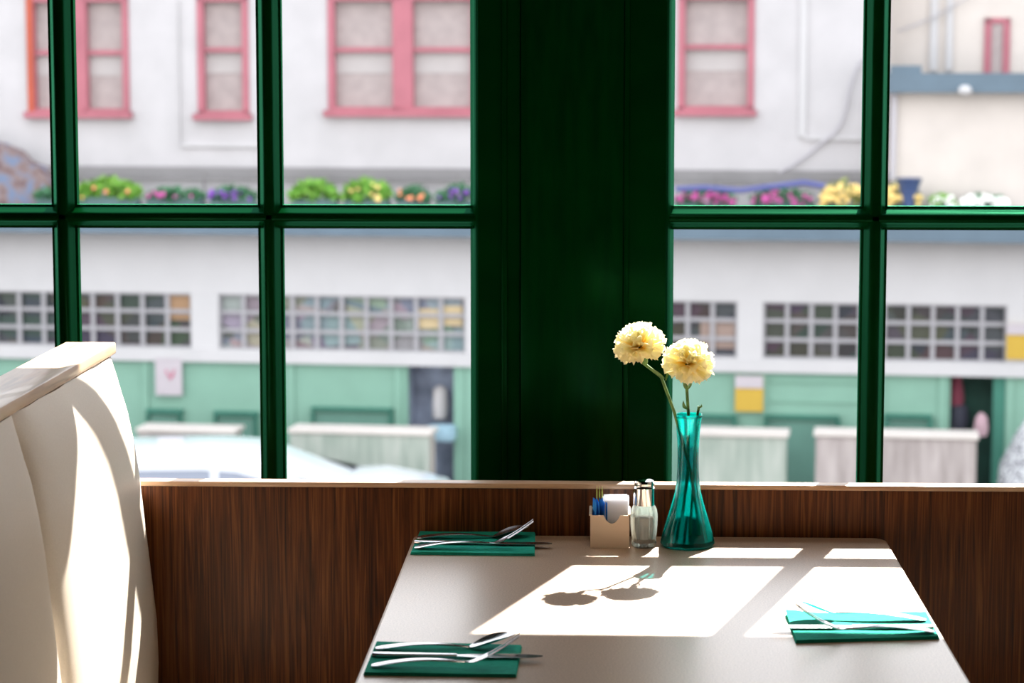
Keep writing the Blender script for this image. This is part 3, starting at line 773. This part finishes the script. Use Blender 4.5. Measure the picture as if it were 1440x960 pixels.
# ================================================================== OUTSIDE: street and the building across it
GZ = -4.95
SL = 0.115; NN = math.sqrt(1 + SL * SL)
DU = Vector((1, -SL, 0)) / NN; DN = Vector((-SL, -1, 0)) / NN          # along the facade; towards the diner
BO = Vector((0, 34, 0)); BROT = -math.atan(SL)
def FM(u, w, z): return BO + DU * u - DN * w + Vector((0, 0, z))       # w > 0 lies behind the facade plane
def fac(px, py, w=0.0):
    """where a pixel's ray meets the plane w metres in front (-) or behind (+) of the facade -> (u, z)"""
    d = ray(px, py); o = Vector((0, 0, EYE))
    t = (-w - (o - BO).dot(DN)) / d.dot(DN); p = o + d * t
    return ((p - BO).dot(DU), p.z)
def fb(mb, px0, py0, px1, py1, w0, w1, zlo=None):
    """box whose front face (at w0) covers the pixel rectangle, running back to w1"""
    u0, za = fac(px0, py0, w0); u1, zb_ = fac(px1, py1, w0)
    mb.box((min(u0, u1), w0, zlo if zlo is not None else min(za, zb_)), (max(u0, u1), w1, max(za, zb_)), FM)
    return mb
struct(MB().box((-60, 8, GZ - 0.2), (60, 70, GZ)).link('floor_street', M['asphalt']))
tag(MB().box((-40, -2.8, GZ), (40, 0, GZ + 0.12), FM).link('sidewalk', M['paving']), 'grey concrete sidewalk along the market building', 'sidewalk', kind='structure')

# ---- upper storey, set back
ub = tag(empty('upper_building', FM(0, 3, GZ), BROT), 'pale stucco upper storey with crimson framed windows, across the street', 'building')
UW = 0.9          # set-back of the upper wall
wins = [  # frame px: x0, x1, mullion (or None), rail y, sill y
    ('a', 42, 183, (106, 124), 74, 160, 'orange'), ('b', 279, 351, None, 70, 163, 'pink'),
    ('c', 462, 672, (553, 581), 70, 158, 'pink'), ('d', 953, 1060, None, 66, 157, 'pink')]
uL, _ = fac(-1500, 0, UW); uM, _ = fac(1252, 0, UW); uR, _ = fac(2900, 0, UW)
zroof = -0.55
wall = MB()
cuts = []
WTOP = 2.55
for (_, x0, x1, mul, ry, sy, c) in wins:
    u0, z0 = fac(x0, sy, UW); u1, _z = fac(x1, sy, UW); cuts.append((u0, u1, z0))
zlow = min(c[2] for c in cuts)
wall.box((uL, UW, zroof), (uM, UW + 0.3, zlow), FM)
wall.box((uL, UW, WTOP), (uM, UW + 0.3, 5.0), FM)
prev = uL
for (u0, u1, z0) in cuts:
    wall.box((prev, UW, zlow), (u0, UW + 0.3, WTOP), FM)
    if z0 > zlow + 1e-4: wall.box((u0, UW, zlow), (u1, UW + 0.3, z0), FM)
    prev = u1
wall.box((prev, UW, zlow), (uM, UW + 0.3, WTOP), FM)
wall.link('stucco_wall', M['stucco'], ub, smooth=False)
u = uM
tag(MB().box((uM, UW + 0.7, zroof), (uR, UW + 1.0, 5.0), FM).link('side_wall', M['stucco_warm'], ub, smooth=False), 'warm white wall set further back at the right')
MB().box((uL - 0.1, UW - 0.35, 4.9), (uR + 0.1, UW + 6, 5.15), FM).link('cornice', M['white_trim'], ub, smooth=False)
for q in ((250, 0, 254, 205, UW - 0.04, UW), (254.5, 202, 372, 207, UW - 0.04, UW), (1127, -100, 1133, 192, UW - 0.04, UW), (1130, 192.5, 1240, 197, UW - 0.05, UW),
          (1313, -200, 1318, 99, UW + 0.64, UW + 0.70), (1336, -200, 1339, 99, UW + 0.64, UW + 0.70)):
    fb(MB(), *q).link('wall_molding', M['white_trim'], ub, smooth=False)
fb(MB(), -1500, 238, 1252, 241, UW - 0.06, UW).link('base_molding', M['roof'], ub, smooth=False)
for (k, x0, x1, mul, ry, sy, cn) in wins:
    u0, z0 = fac(x0, sy, UW); u1, _z = fac(x1, sy, UW); f1 = 0.095
    fr = MB()
    fr.box((u0, UW - 0.03, z0), (u0 + f1, UW + 0.15, WTOP), FM)
    fr.box((u1 - f1, UW - 0.03, z0), (u1, UW + 0.15, WTOP), FM)
    fr.box((u0, UW - 0.03, WTOP - 0.12), (u1, UW + 0.15, WTOP), FM)
    fr.box((u0, UW - 0.03, z0), (u1, UW + 0.15, z0 + 0.08), FM)
    bays = [(u0 + f1, u1 - f1)]
    mat_f = M['pink']
    if mul:
        m0, m1 = fac(mul[0], sy, UW)[0], fac(mul[1], sy, UW)[0]
        fr.box((m0, UW - 0.03, z0), (m1, UW + 0.15, WTOP), FM)
        bays = [(u0 + f1, m0), (m1, u1 - f1)]
    zr = fac(x0, ry, UW)[1]
    for (a, b) in bays: fr.box((a, UW + 0.02, zr - 0.035), (b, UW + 0.15, zr + 0.035), FM)
    wf = fr.link('window', mat_f, ub, smooth=False)
    su0 = fac(x0 - 5, sy, UW)[0]; su1 = fac(x1 + 4, sy, UW)[0]
    MB().box((su0, UW - 0.12, z0 - 0.06), (su1, UW + 0.0, z0 + 0.035), FM).link('sill', M['pink'], wf, smooth=False)
    if cn == 'orange':
        tag(MB().box((u0 - 0.012, UW - 0.045, z0 + 0.035), (u0 + f1 * 0.9, UW - 0.031, WTOP), FM).link('corner_board', M['orange'], wf, smooth=False), 'orange-red left edge board')
    for (a, b) in bays:
        MB().box((a, UW + 0.10, zr + 0.03), (b, UW + 0.12, WTOP - 0.1), FM).link('curtain', M['curtain'], wf, smooth=False)
        MB().box((a, UW + 0.11, z0 + 0.05), (b, UW + 0.13, zr - 0.33), FM).link('curtain', M['curtain'], wf, smooth=False)
        MB().box((a, UW + 0.10, zr - 0.34), (b, UW + 0.12, zr - 0.02), FM).link('blind', M['curtain_w'], wf, smooth=False)
# narrow red window on the right-hand wall
u0, z0 = fac(1383, 101, UW + 0.7); u1, z1 = fac(1421, 25, UW + 0.7)
W5 = UW + 0.7
rw_ = MB().box((u0, W5 - 0.05, z0 - 0.3), (u0 + 0.1, W5, z1), FM).box((u1 - 0.1, W5 - 0.05, z0 - 0.3), (u1, W5, z1), FM).box((u0, W5 - 0.05, z1 - 0.08), (u1, W5, z1), FM).link('window', M['pink'], ub, smooth=False)
MB().box((u0 + 0.1, W5 - 0.02, z0 - 0.3), (u1 - 0.1, W5 - 0.001, z1 - 0.08), FM).link('pane', M['curtain'], rw_, smooth=False)

# cables hanging on the wall
cb = MB().tube([FM(fac(x, y, UW - 0.06)[0], UW - 0.06, fac(x, y, UW - 0.06)[1]) for x, y in
                [(1216, 82), (1204, 96), (1196, 120), (1190, 150), (1184, 172), (1172, 188), (1152, 204), (1135, 218), (1115, 232), (1095, 243)]], 0.022, 6)
tag(cb.link('wall_cable', M['conduit']), 'thin grey cable curving down the pale wall beside the right muntin', 'cable')
cb = MB().tube([FM(fac(x, y, W5 - 0.1)[0], W5 - 0.1, fac(x, y, W5 - 0.1)[1]) for x, y in [(1262, 44), (1290, 34), (1318, 22), (1345, 6), (1370, -10)]], 0.012, 6)
tag(cb.link('overhead_wire', M['conduit']), 'thin wire sagging across the wall near the narrow red window', 'wire')

# ---- rooftop hut at the right
hut = tag(empty('rooftop_hut', FM(5.2, 0.3, zroof), BROT), 'beige rooftop hut with a slate blue roof edge, at the right across the street', 'hut')
HW = 0.15
mb = MB(); fb(mb, 1257, 128, 1800, 292, HW, 1.5, zlo=zroof); mb.link('hut_wall', M['stucco_warm'], hut, smooth=False)
mb = MB(); fb(mb, 1249, 103, 1800, 131, HW - 0.25, 1.55); fb(mb, 1252, 92, 1296, 104, HW - 0.2, HW + 0.4); mb.link('roof_edge', M['fascia_bl'], hut, smooth=False)
mb = MB(); u_, z_ = fac(1357, 127, HW - 0.3); c_ = FM(u_, HW - 0.3, z_)
mb.lathe([(0.01, c_.z - 0.07), (0.08, c_.z - 0.05), (0.1, c_.z), (0.06, c_.z + 0.06), (0.01, c_.z + 0.07)], c_.x, c_.y, 16); mb.link('lamp_housing', M['white_trim'], hut)
mb = MB(); fb(mb, 1253, 130, 1259, 253, HW - 0.08, HW - 0.01); mb.link('drain_pipe', M['conduit'], hut, smooth=False)

# ---- ground storey: canopy roof, white fascia, transom windows, green shop front
mk = tag(empty('market_building', FM(0, 1.5, GZ), BROT), 'market shop front in mint green with long rows of small-paned transom windows', 'building')
uA, uZ = fac(-1500, 400)[0], fac(2900, 400)[0]
def lin(px, ya, yb_): return ya + (yb_ - ya) * (px / 1440)          # rows drop to the right in the photo
zc0 = fac(720, 296, -0.5)[1]
MB().box((uA, -0.45, zroof - 0.12), (uZ, 8.0, zroof), FM).link('flat_roof', M['roof'], mk, smooth=False)
zf1 = fac(720, 334, -0.5)[1]
MB().box((uA, -0.50, zf1), (uZ, -0.44, zroof + 0.02), FM).link('roof_edge', M['fascia_bl'], mk, smooth=False)
zt0 = fac(1245, 427)[1]; zt1 = fac(1245, 507)[1]; zb1 = fac(1245, 526)[1]
MB().box((uA, 0, zt0), (uZ, 0.2, zroof - 0.121), FM).link('fascia_board', M['white_trim'], mk, smooth=False)

banks = [(-1148, -840), (-784, -476), (-420, -112), (-76, 270), (308, 655), (690, 1037), (1073, 1416), (1452, 1800), (1836, 2180)]
for (a, b) in zip(banks, banks[1:]):
    MB().box((fac(a[1], 460)[0], -0.03, zt1), (fac(b[0], 460)[0], 0.2, zt0), FM).link('pilaster', M['white_trim'], mk, smooth=False)
MB().box((uA, -0.08, zb1), (uZ, 0.2, zt1), FM).link('lower_fascia', M['white_trim'], mk, smooth=False)
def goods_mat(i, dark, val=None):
    m = bpy.data.materials.new('shop_goods'); m.use_nodes = True; nt = m.node_tree  # random cell colours
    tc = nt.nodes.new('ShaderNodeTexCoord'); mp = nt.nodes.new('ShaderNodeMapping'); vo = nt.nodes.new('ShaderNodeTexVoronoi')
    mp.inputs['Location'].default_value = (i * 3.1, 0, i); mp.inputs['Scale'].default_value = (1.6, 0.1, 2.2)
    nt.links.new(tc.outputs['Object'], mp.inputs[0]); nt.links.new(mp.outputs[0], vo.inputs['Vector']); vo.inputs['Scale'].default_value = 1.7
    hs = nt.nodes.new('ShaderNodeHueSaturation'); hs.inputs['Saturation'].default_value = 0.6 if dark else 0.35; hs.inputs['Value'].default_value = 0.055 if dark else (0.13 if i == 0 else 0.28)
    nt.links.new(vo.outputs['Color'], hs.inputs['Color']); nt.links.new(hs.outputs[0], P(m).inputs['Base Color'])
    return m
for bi, (xa, xb) in enumerate(banks):
    bi -= 2
    ua, ub_ = fac(xa, 460)[0], fac(xb, 460)[0]; n = 10 if bi > 0 else 9
    mb = MB(); pitch = (ub_ - ua) / n; hb = 0.031
    for k in range(n + 1):
        mb.box((ua + pitch * k - hb, 0.02, zt1), (ua + pitch * k + hb, 0.07, zt0), FM)
    for k in range(4):
        z = zt1 + (zt0 - zt1) * k / 3
        mb.box((ua, 0.025, z - 0.028), (ub_, 0.065, z + 0.028), FM)
    w = mb.link('transom_window', M['bars'], mk, smooth=False)
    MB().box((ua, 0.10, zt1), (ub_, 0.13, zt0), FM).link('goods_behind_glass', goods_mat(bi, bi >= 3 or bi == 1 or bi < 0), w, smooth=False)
# green boards with shop doors cut out
doors = [(573, 652), (1336, 1411), (-60, -10)]
sw = MB(); segs = []
us = sorted([(fac(a, 560)[0], fac(b, 560)[0]) for a, b in doors]); prev = uA
for (a, b) in us:
    sw.box((prev, 0.0, GZ), (a, 0.15, zb1), FM); prev = b
sw.box((prev, 0.0, GZ), (uZ, 0.15, zb1), FM)
sw.link('shop_front', M['store'], mk, smooth=False)
for px in (410, 560, 660, 1075, 1240, 1325, 1420, 205, 130): 
    uu = fac(px, 560)[0]; MB().box((uu - 0.05, -0.03, GZ), (uu + 0.05, -0.001, zb1), FM).link('batten', M['store'], mk, smooth=False)
for py in (533, 560): fb(MB(), 1082, py + 4, 1236, py + 8, -0.02, -0.001).link('batten', M['store'], mk, smooth=False)
for (x0, x1, yt) in ((437, 552, 572), (960, 1035, 582), (1074, 1180, 583), (1243, 1310, 582), (300, 362, 578), (205, 256, 575)):
    mb = MB(); fb(mb, x0, yt, x1, yt + 7, -0.10, -0.001); fb(mb, x1 - 5, yt + 7, x1, yt + 110, -0.08, -0.001); fb(mb, x0, yt + 7, x0 + 5, yt + 110, -0.08, -0.001)
    c = mb.link('counter_hatch', M['store_dk'], mk, smooth=False)
    mb = MB(); fb(mb, x0 + 5, yt + 7, x1 - 5, yt + 110, -0.03, -0.0012); mb.link('shutter', ext('muted_green_shutter', (0.20, 0.42, 0.33), 0.1) if 'sh' not in GC else GC['sh'], c, smooth=False)
    GC['sh'] = bpy.data.materials['muted_green_shutter']
for i, (x0, x1) in enumerate(doors):
    a, b = fac(x0, 560)[0], fac(x1, 560)[0]
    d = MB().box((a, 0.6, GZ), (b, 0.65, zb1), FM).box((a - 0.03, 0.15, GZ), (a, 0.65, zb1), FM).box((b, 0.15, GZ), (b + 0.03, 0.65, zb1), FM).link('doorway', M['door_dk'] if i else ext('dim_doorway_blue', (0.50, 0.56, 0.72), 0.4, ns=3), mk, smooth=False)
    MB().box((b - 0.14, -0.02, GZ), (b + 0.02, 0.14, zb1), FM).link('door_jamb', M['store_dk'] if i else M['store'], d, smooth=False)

# goods in the doorways
def solid(name, prof, px, py, w, m, label, cat, n=14, sx=1.0, kind=None):
    u_, z_ = fac(px, py, w); c = FM(u_, w, z_)
    mb = MB(); mb.lathe([(r, z_ + z) for r, z in prof], c.x, c.y, n, mod=lambda t, z: 1 + 0.1 * math.sin(3 * t + z * 7))
    if sx != 1.0: bmesh.ops.scale(mb.bm, vec=(sx, 1, 1), space=Matrix.Translation(-c), verts=mb.bm.verts)
    return tag(mb.link(name, m), label, cat, kind=kind)
solid('maroon_coat', [(0.02, 0), (0.10, 0.02), (0.12, 0.2), (0.09, 0.5), (0.07, 0.62), (0.02, 0.68)], 1344, 578, 0.30, M['maroon'], 'maroon garment hanging in the dark green doorway at the right', 'coat', sx=0.9)
solid('black_bag', [(0.03, 0), (0.14, 0.02), (0.15, 0.2), (0.12, 0.38), (0.02, 0.42)], 1347, 608, 0.28, M['darkgoods'], 'black bag hanging below the maroon garment in the right doorway', 'bag')
solid('pink_bag', [(0.09, 0), (0.10, 0.1), (0.08, 0.25), (0.03, 0.31), (0.01, 0.32)], 1379, 612, -0.05, M['pinkbag'], 'small pink bag in front of the right doorway, by the stall end', 'bag')
solid('blue_crate_cover', [(0.20, 0), (0.22, 0.06), (0.20, 0.2), (0.02, 0.22)], 622, 618, -0.1, mat('light_blue_cloth', (0.28, 0.42, 0.50), 0.8), 'light blue cloth bundle in front of the blue-grey doorway', 'bundle')
solid('pale_coat', [(0.02, 0), (0.11, 0.03), (0.12, 0.25), (0.10, 0.45), (0.03, 0.5)], 619, 590, 0.30, mat('pale_grey_cloth', (0.45, 0.42, 0.42), 0.8), 'pale grey garment hanging in the blue-grey doorway', 'coat')
solid('wrapped_shrub', [(0.05, 0), (0.50, 0.05), (0.52, 0.35), (0.40, 0.75), (0.26, 1.1), (0.12, 1.35), (0.02, 1.45)], 1450, 730, -1.2, M['wrap'], 'grey and white mottled cone-shaped shrub at the right edge of the view', 'shrub', n=24)

# signs
def sign(name, px0, py0, px1, py1, w, m, label, cat='sign', extra=None):
    r = tag(empty(name, FM(fac((px0 + px1) / 2, py1, w)[0], w, fac(px0, py1, w)[1]), BROT), label, cat)
    mb = MB(); fb(mb, px0, py0, px1, py1, w - 0.03, w); mb.link('board', m, r, smooth=False)
    if extra:
        for (a, b, c_, d_, mm, nm) in extra:
            mb = MB(); fb(mb, a, b, c_, d_, w - 0.045, w - 0.0305); mb.link(nm, mm, r, smooth=False)
    return r
sign('pillar_sign', 1034, 528, 1073, 579, -0.05, M['yellow'], 'sign with white top and yellow lower half on the pilaster right of the flowers', extra=[(1034, 528, 1073, 546, M['poster'], 'white_top')])
sign('yellow_sign', 1416, 455, 1462, 506, -0.05, M['yellow'], 'sign with white top and yellow lower half at the right edge of the view', extra=[(1416, 455, 1462, 471, M['poster'], 'white_top')])
sign('cream_sign', 584, 434, 618, 462, 0.098, M['cream'], 'cream card behind the small panes, left of the orange-yellow one', 'card')
sign('orange_card', 621, 430, 650, 458, 0.098, M['cream'], 'cream yellow card behind the small panes, next to the green post', 'card')
pr_ = sign('white_poster', 218, 503, 256, 556, -0.05, M['poster'], 'white poster with a faint red scribble on the green shop front, beside the booth', 'poster')
mb = MB(); pts = [(233, 520), (236, 526), (239, 533), (243, 524), (245, 519), (243, 528), (239, 533)]
mb.tube([FM(fac(x, y, -0.085)[0], -0.085, fac(x, y, -0.085)[1]) for x, y in pts], 0.012, 5); mb.link('scribble', M['redmark'], pr_)
sign('brown_board', 238, 408, 270, 450, 0.098, ext('tan_board', (0.55, 0.33, 0.18), 0.1), 'tan board in the small-paned windows, above the white poster', 'board')
sign('tan_card', 985, 452, 1036, 490, 0.098, ext('light_tan_card', (0.50, 0.36, 0.30), 0.1), 'light tan card in the small panes, right behind the upright carnation', 'card')

# market stalls on the sidewalk
def stall(px0, px1, pyt, w, m, label):
    u0, z0 = fac(px0, pyt, w); u1, _ = fac(px1, pyt, w)
    r = tag(empty('market_stall', FM((u0 + u1) / 2, w, GZ + 0.12), BROT), label, 'stall', 'market stalls on the sidewalk')
    MB().box((u0, w, z0 - 0.055), (u1, w + 0.55, z0), FM, bev=0.01).link('top_rail', M['stalltop'], r)
    MB().box((u0 + 0.03, w + 0.03, GZ + 0.3), (u1 - 0.03, w + 0.06, z0 - 0.056), FM).link('front_panel', m, r, smooth=False)
    for a in (u0 + 0.04, u1 - 0.1):
        for b in (w + 0.07, w + 0.45): MB().box((a, b, GZ + 0.12), (a + 0.06, b + 0.06, z0 - 0.056), FM).link('leg', M['stalltop'], r, smooth=False)
    return r
stall(190, 330, 602, -1.5, M['stallp'], 'pale stall with a cream top rail behind the white car, beside the booth')
stall(404, 606, 603, -1.5, M['stallw'], 'pale grey-green stall with a cream top rail, left of the green post')
stall(968, 1109, 607, -1.5, M['stallw'], 'pale grey-green stall with a cream top rail, right behind the vase')
stall(1144, 1377, 608, -1.5, M['stallp'], 'pinkish stall with a cream top rail, behind the right muntin')

# ---- plants along the canopy roof
def plant(px0, px1, pyt, pyb, w, leafm, flm, label, cat='plant', n=260, fl=30, seed=1, ball=False):
    rnd = random.Random(seed)
    u0, zt = fac(px0, pyt, w); u1, zb_ = fac(px1, pyb, w); zb_ = zroof + 0.0
    H = zt - zb_
    r = tag(empty('potted_plant', FM((u0 + u1) / 2, w, zroof), BROT), label, cat, 'plants along the canopy roof')
    MB().box((u0 + 0.05, w - 0.10, zroof + 0.001), (u1 - 0.05, w + 0.12, zroof + 0.16), FM, bev=0.01).link('planter', M['terracotta'], r)
    def spot():
        a = rnd.uniform(-1, 1); hh = math.sqrt(max(0.0, 1 - a * a * 0.8)) * rnd.uniform(0.75, 1.0)
        return (u0 + u1) / 2 + a * (u1 - u0) / 2 * 0.88, w + rnd.uniform(-0.2, 0.2), zroof + 0.12 + (H - 0.12) * hh * rnd.random() ** 0.6
    def blob(mb, sz, k):
        for _ in range(k):
            a, b, c_ = spot(); ctr = FM(a, b, c_)
            d = Vector((rnd.uniform(-1, 1), rnd.uniform(-1, 1), rnd.uniform(-0.3, 1))).normalized(); e = d.orthogonal().normalized(); g_ = d.cross(e)
            s_ = sz * rnd.uniform(0.6, 1.3)
            q = [ctr - d * s_, ctr + e * s_ * 0.45 + g_ * s_ * 0.1, ctr + d * s_, ctr - e * s_ * 0.45 + g_ * s_ * 0.1]
            mb.bm.faces.new([mb.bm.verts.new(p) for p in q])
        return mb
    blob(MB(), 0.07, n).link('foliage', leafm, r, smooth=False)
    if flm:
        mb = MB()
        for _ in range(fl):
            a, b, c_ = spot(); ctr = FM(a, w - 0.22 + rnd.uniform(-0.04, 0.04), c_)
            mt = Matrix.Translation(ctr); bmesh.ops.create_icosphere(mb.bm, subdivisions=1, radius=rnd.uniform(0.02, 0.045), matrix=mt)
        mb.link('blossoms', flm, r)
    return r
PW = -0.15
plant(48, 104, 262, 285, PW, M['leaf_dark'], None, 'dark green roof plant just left of the left muntin', seed=2, n=160)
plant(106, 200, 246, 285, PW, M['leaf_bright'], M['fl_orange'], 'bright green roof plant just right of the left muntin', seed=3, fl=4, n=420)
plant(203, 290, 262, 285, PW, M['leaf_dark'], M['fl_pink'], 'low dark roof plant with a few pink blossoms, above the booth', seed=4, fl=8, n=200)
plant(292, 364, 260, 285, PW, M['leaf_dark'], M['fl_purple'], 'low dark roof plant with purple blossoms beside the second muntin', seed=5, fl=14, n=170)
plant(406, 478, 250, 285, PW, M['leaf_bright'], None, 'bright green roof plant right of the second muntin', seed=6, n=380)
plant(480, 552, 247, 285, PW, M['leaf_bright'], M['fl_yellow'], 'bright yellow-green roof plant below the double crimson window', seed=7, n=380, fl=8)
plant(556, 606, 260, 285, PW, M['leaf_dark'], M['fl_orange'], 'dark roof plant with an orange blossom, right of the bright green ones', seed=8, n=150, fl=6)
plant(610, 690, 258, 285, PW, M['leaf_dark'], M['fl_purple'], 'dark roof plant with purple blossoms at the left edge of the green post', seed=9, n=180, fl=16)
plant(945, 1040, 264, 288, PW, M['leaf_dark'], M['fl_pink'], 'roof plant with magenta blossoms just right of the green post', seed=10, n=160, fl=36)
plant(1050, 1148, 262, 288, PW, M['leaf_dark'], M['fl_pink'], 'roof plant with magenta blossoms left of the yellow flowers', seed=11, n=150, fl=30)
plant(1150, 1222, 252, 288, PW, M['leaf_olive'], M['fl_yellow'], 'yellow flowering roof plant left of the right muntin', seed=12, n=220, fl=60)
plant(1224, 1300, 256, 288, PW, M['leaf_olive'], M['fl_yellow'], 'yellow flowering roof plant right of the right muntin', seed=13, n=180, fl=60)
plant(1305, 1345, 272, 290, PW, M['leaf_bright'], M['fl_white'], 'small green roof plant with white blossoms below the rooftop hut', seed=14, n=80, fl=16)
plant(1347, 1420, 270, 290, PW, M['leaf_dark'], M['fl_white'], 'white flowering roof plant at the right, below the rooftop hut', seed=15, n=60, fl=70)
u_, z_ = fac(1278, 268, -0.35); c_ = FM(u_, -0.35, 0)
tag(MB().lathe([(0.06, zroof + 0.001), (0.07, zroof + 0.14), (0.12, z_), (0.18, z_ + 0.16), (0.19, z_ + 0.17), (0.16, z_ + 0.17), (0.05, z_ + 0.02)], c_.x, c_.y, 20).link('blue_pot', M['bluepot']),
    'dark blue pot rising above the yellow flowers, right of the right muntin', 'pot')
# a folded awning heap and two rails on the roof
mb = MB()
hp_ = [(-60, 190), (-10, 202), (18, 214), (30, 228), (52, 236), (64, 248), (74, 262)]
pl2 = [fac(x, y, 0.1) for x, y in hp_] + [(fac(74, 262, 0.1)[0], zroof + 0.001), (fac(-60, 262, 0.1)[0], zroof + 0.001)]
mb.prism([(a, b) for a, b in pl2], 'y', 0.1, 0.6, FM)
tag(mb.link('folded_awning', noise_col(mat('brown_canvas', (0.2, 0.15, 0.15), 0.9), [(0.35, (0.10, 0.06, 0.07)), (0.5, (0.22, 0.16, 0.15)), (0.62, (0.14, 0.18, 0.27))], nscale=5)), 'brown folded canvas heap on the roof at the far left', 'canvas')
rl = tag(empty('roof_railing', FM(-2, 0.4, zroof), BROT), 'thin grey railing along the roof behind the plants', 'railing')
for py, ww in ((243, 0.4), (252, 0.4)):
    pa, pb2 = fac(-1500, py, ww), fac(1225, py, ww)
    MB().box((pa[0], ww, fac(500, py, ww)[1] - 0.02), (pb2[0], ww + 0.03, fac(500, py, ww)[1] + 0.02), FM).link('rail', M['roof'], rl, smooth=False)
for k in range(17):
    uu = pa[0] + 0.3 + (pb2[0] - pa[0] - 0.6) * k / 16
    MB().box((uu - 0.02, 0.432, zroof), (uu + 0.02, 0.46, fac(500, 243, 0.4)[1]), FM).link('railing_post', M['roof'], rl, smooth=False)
cb = MB().tube([FM(fac(x, y, -0.42)[0], -0.42, fac(x, y, -0.42)[1]) for x, y in [(950, 266), (990, 264), (1040, 268), (1090, 262), (1130, 257), (1160, 262)]], 0.04, 6)
tag(cb.link('blue_hose', mat('indigo_hose', (0.08, 0.09, 0.25), 0.6)), 'dark blue hose lying across the magenta roof flowers', 'hose')

# ---- the parked white car (side view, facing right)
CY = 30.0
def cpx(px, py): 
    p = aty(px, py, CY); return p.x, p.z
car = tag(empty('parked_car', (aty(230, 640, CY).x, CY + 0.85, GZ)), 'white parked car seen over the partition at the lower left', 'car')
rx = lambda px: cpx(px, 640)[0]
H = GZ
roofp = [(-60, 640), (0, 628), (100, 618), (200, 614.5), (290, 613.5), (340, 617), (380, 627), (430, 645), (500, 668), (520, 676)]
top = [(cpx(x, y)[0], aty(x, y, CY + 1.45).z) for x, y in roofp]
xr0, xf = top[0][0], top[-1][0]
hoodz = top[-1][1]
body = [(xr0 - 0.10, H + 0.35), (xr0 - 0.16, H + 1.0), (xr0 - 0.05, H + 1.15), (xf, H + 1.12), (xf + 0.85, H + 1.00), (xf + 1.05, H + 0.80), (xf + 1.08, H + 0.35)]
def loft(mb, poly, ylist):
    """poly (x,z) extruded over [(y, inset)] towards the camera with tumblehome"""
    cxm = sum(p[0] for p in poly) / len(poly); rings = []
    for (y, kx, dz) in ylist:
        rings.append([mb.bm.verts.new((cxm + (p[0] - cxm) * kx, y, p[1] - dz)) for p in poly])
    for a, b in zip(rings, rings[1:]):
        for i in range(len(poly)): mb.bm.faces.new([a[i], a[(i + 1) % len(poly)], b[(i + 1) % len(poly)], b[i]])
    mb.bm.faces.new(rings[0]); mb.bm.faces.new(rings[-1][::-1])
mb = MB(); loft(mb, body, [(CY, 0.96, 0.02), (CY + 0.08, 1, 0), (CY + 1.72, 1, 0), (CY + 1.8, 0.96, 0.02)])
b_ = mb.link('car_body', M['carpaint'], car)
gz_low = H + 1.10
cab = [(xr0 + 0.0, gz_low)] + [(x, z - 0.13) for x, z in top[1:-1]] + [(xf - 0.02, gz_low)]
mb = MB(); loft(mb, cab, [(CY + 0.06, 0.985, 0.0), (CY + 1.74, 0.985, 0.0)])
mb.link('car_windows', M['carglass'], car)
mb = MB()
roof_poly = [(x, z) for x, z in top[:-1]] + [(x - 0.05, z - 0.14) for x, z in reversed(top[:-1])]
loft(mb, roof_poly, [(CY + 0.05, 0.97, 0.07), (CY + 0.10, 0.99, 0.02), (CY + 0.3, 1, 0), (CY + 1.5, 1, 0), (CY + 1.7, 0.99, 0.02), (CY + 1.75, 0.97, 0.07)])
mb.link('car_roof', M['carpaint'], car)
mb = MB()
for px in (-20, 150, 300):
    x, z = rx(px), gz_low; MB().box((x - 0.05, CY + 0.045, gz_low - 0.05), (x + 0.05, CY + 0.075, top[4][1] - 0.1)).link('door_pillar', M['carpaint'], car, smooth=False)
xa_, za_ = top[-4]; 
mb.prism([(xa_ - 0.05, za_ - 0.10), (xa_ + 0.05, za_ - 0.02), (xf + 0.08, gz_low), (xf - 0.07, gz_low)], 'y', CY + 0.045, CY + 0.10)
mb.link('windscreen_pillar', M['carpaint'], car, smooth=False)
hp = [(xf - 0.35, gz_low + 0.02)] + [(xf - 0.30, gz_low + 0.08), (xf + 0.1, gz_low + 0.10), (xf + 0.7, gz_low - 0.02), (xf + 0.9, gz_low - 0.14), (xf + 0.2, gz_low - 0.14)]
mb = MB(); loft(mb, hp, [(CY + 0.05, 0.97, 0.04), (CY + 0.3, 1, 0), (CY + 1.5, 1, 0), (CY + 1.75, 0.97, 0.04)]); mb.link('bonnet', M['carpaint'], car)
for xw in (xr0 + 0.75, xf + 0.25):
    for yw in (CY - 0.02, CY + 1.60):
        mw = MB(); n = 28
        mw.prism([(xw + 0.34 * math.cos(2 * PI * k / n), H + 0.34 + 0.34 * math.sin(2 * PI * k / n)) for k in range(n)], 'y', yw, yw + 0.22)
        w1 = mw.link('wheel', M['rubber'], car)
        mw = MB(); mw.prism([(xw + 0.21 * math.cos(2 * PI * k / n), H + 0.34 + 0.21 * math.sin(2 * PI * k / n)) for k in range(n)], 'y', yw - 0.012, yw - 0.001); mw.link('hubcap', M['alloy'], w1)
MB().box((xf + 0.95, CY + 0.1, H + 0.7), (xf + 1.10, CY + 0.4, H + 0.85)).link('headlamp', M['poster'], car)
MB().box((xr0 - 0.17, CY + 0.1, H + 0.85), (xr0 - 0.10, CY + 0.3, H + 1.05)).link('tail_lamp', M['lamp_r'], car)
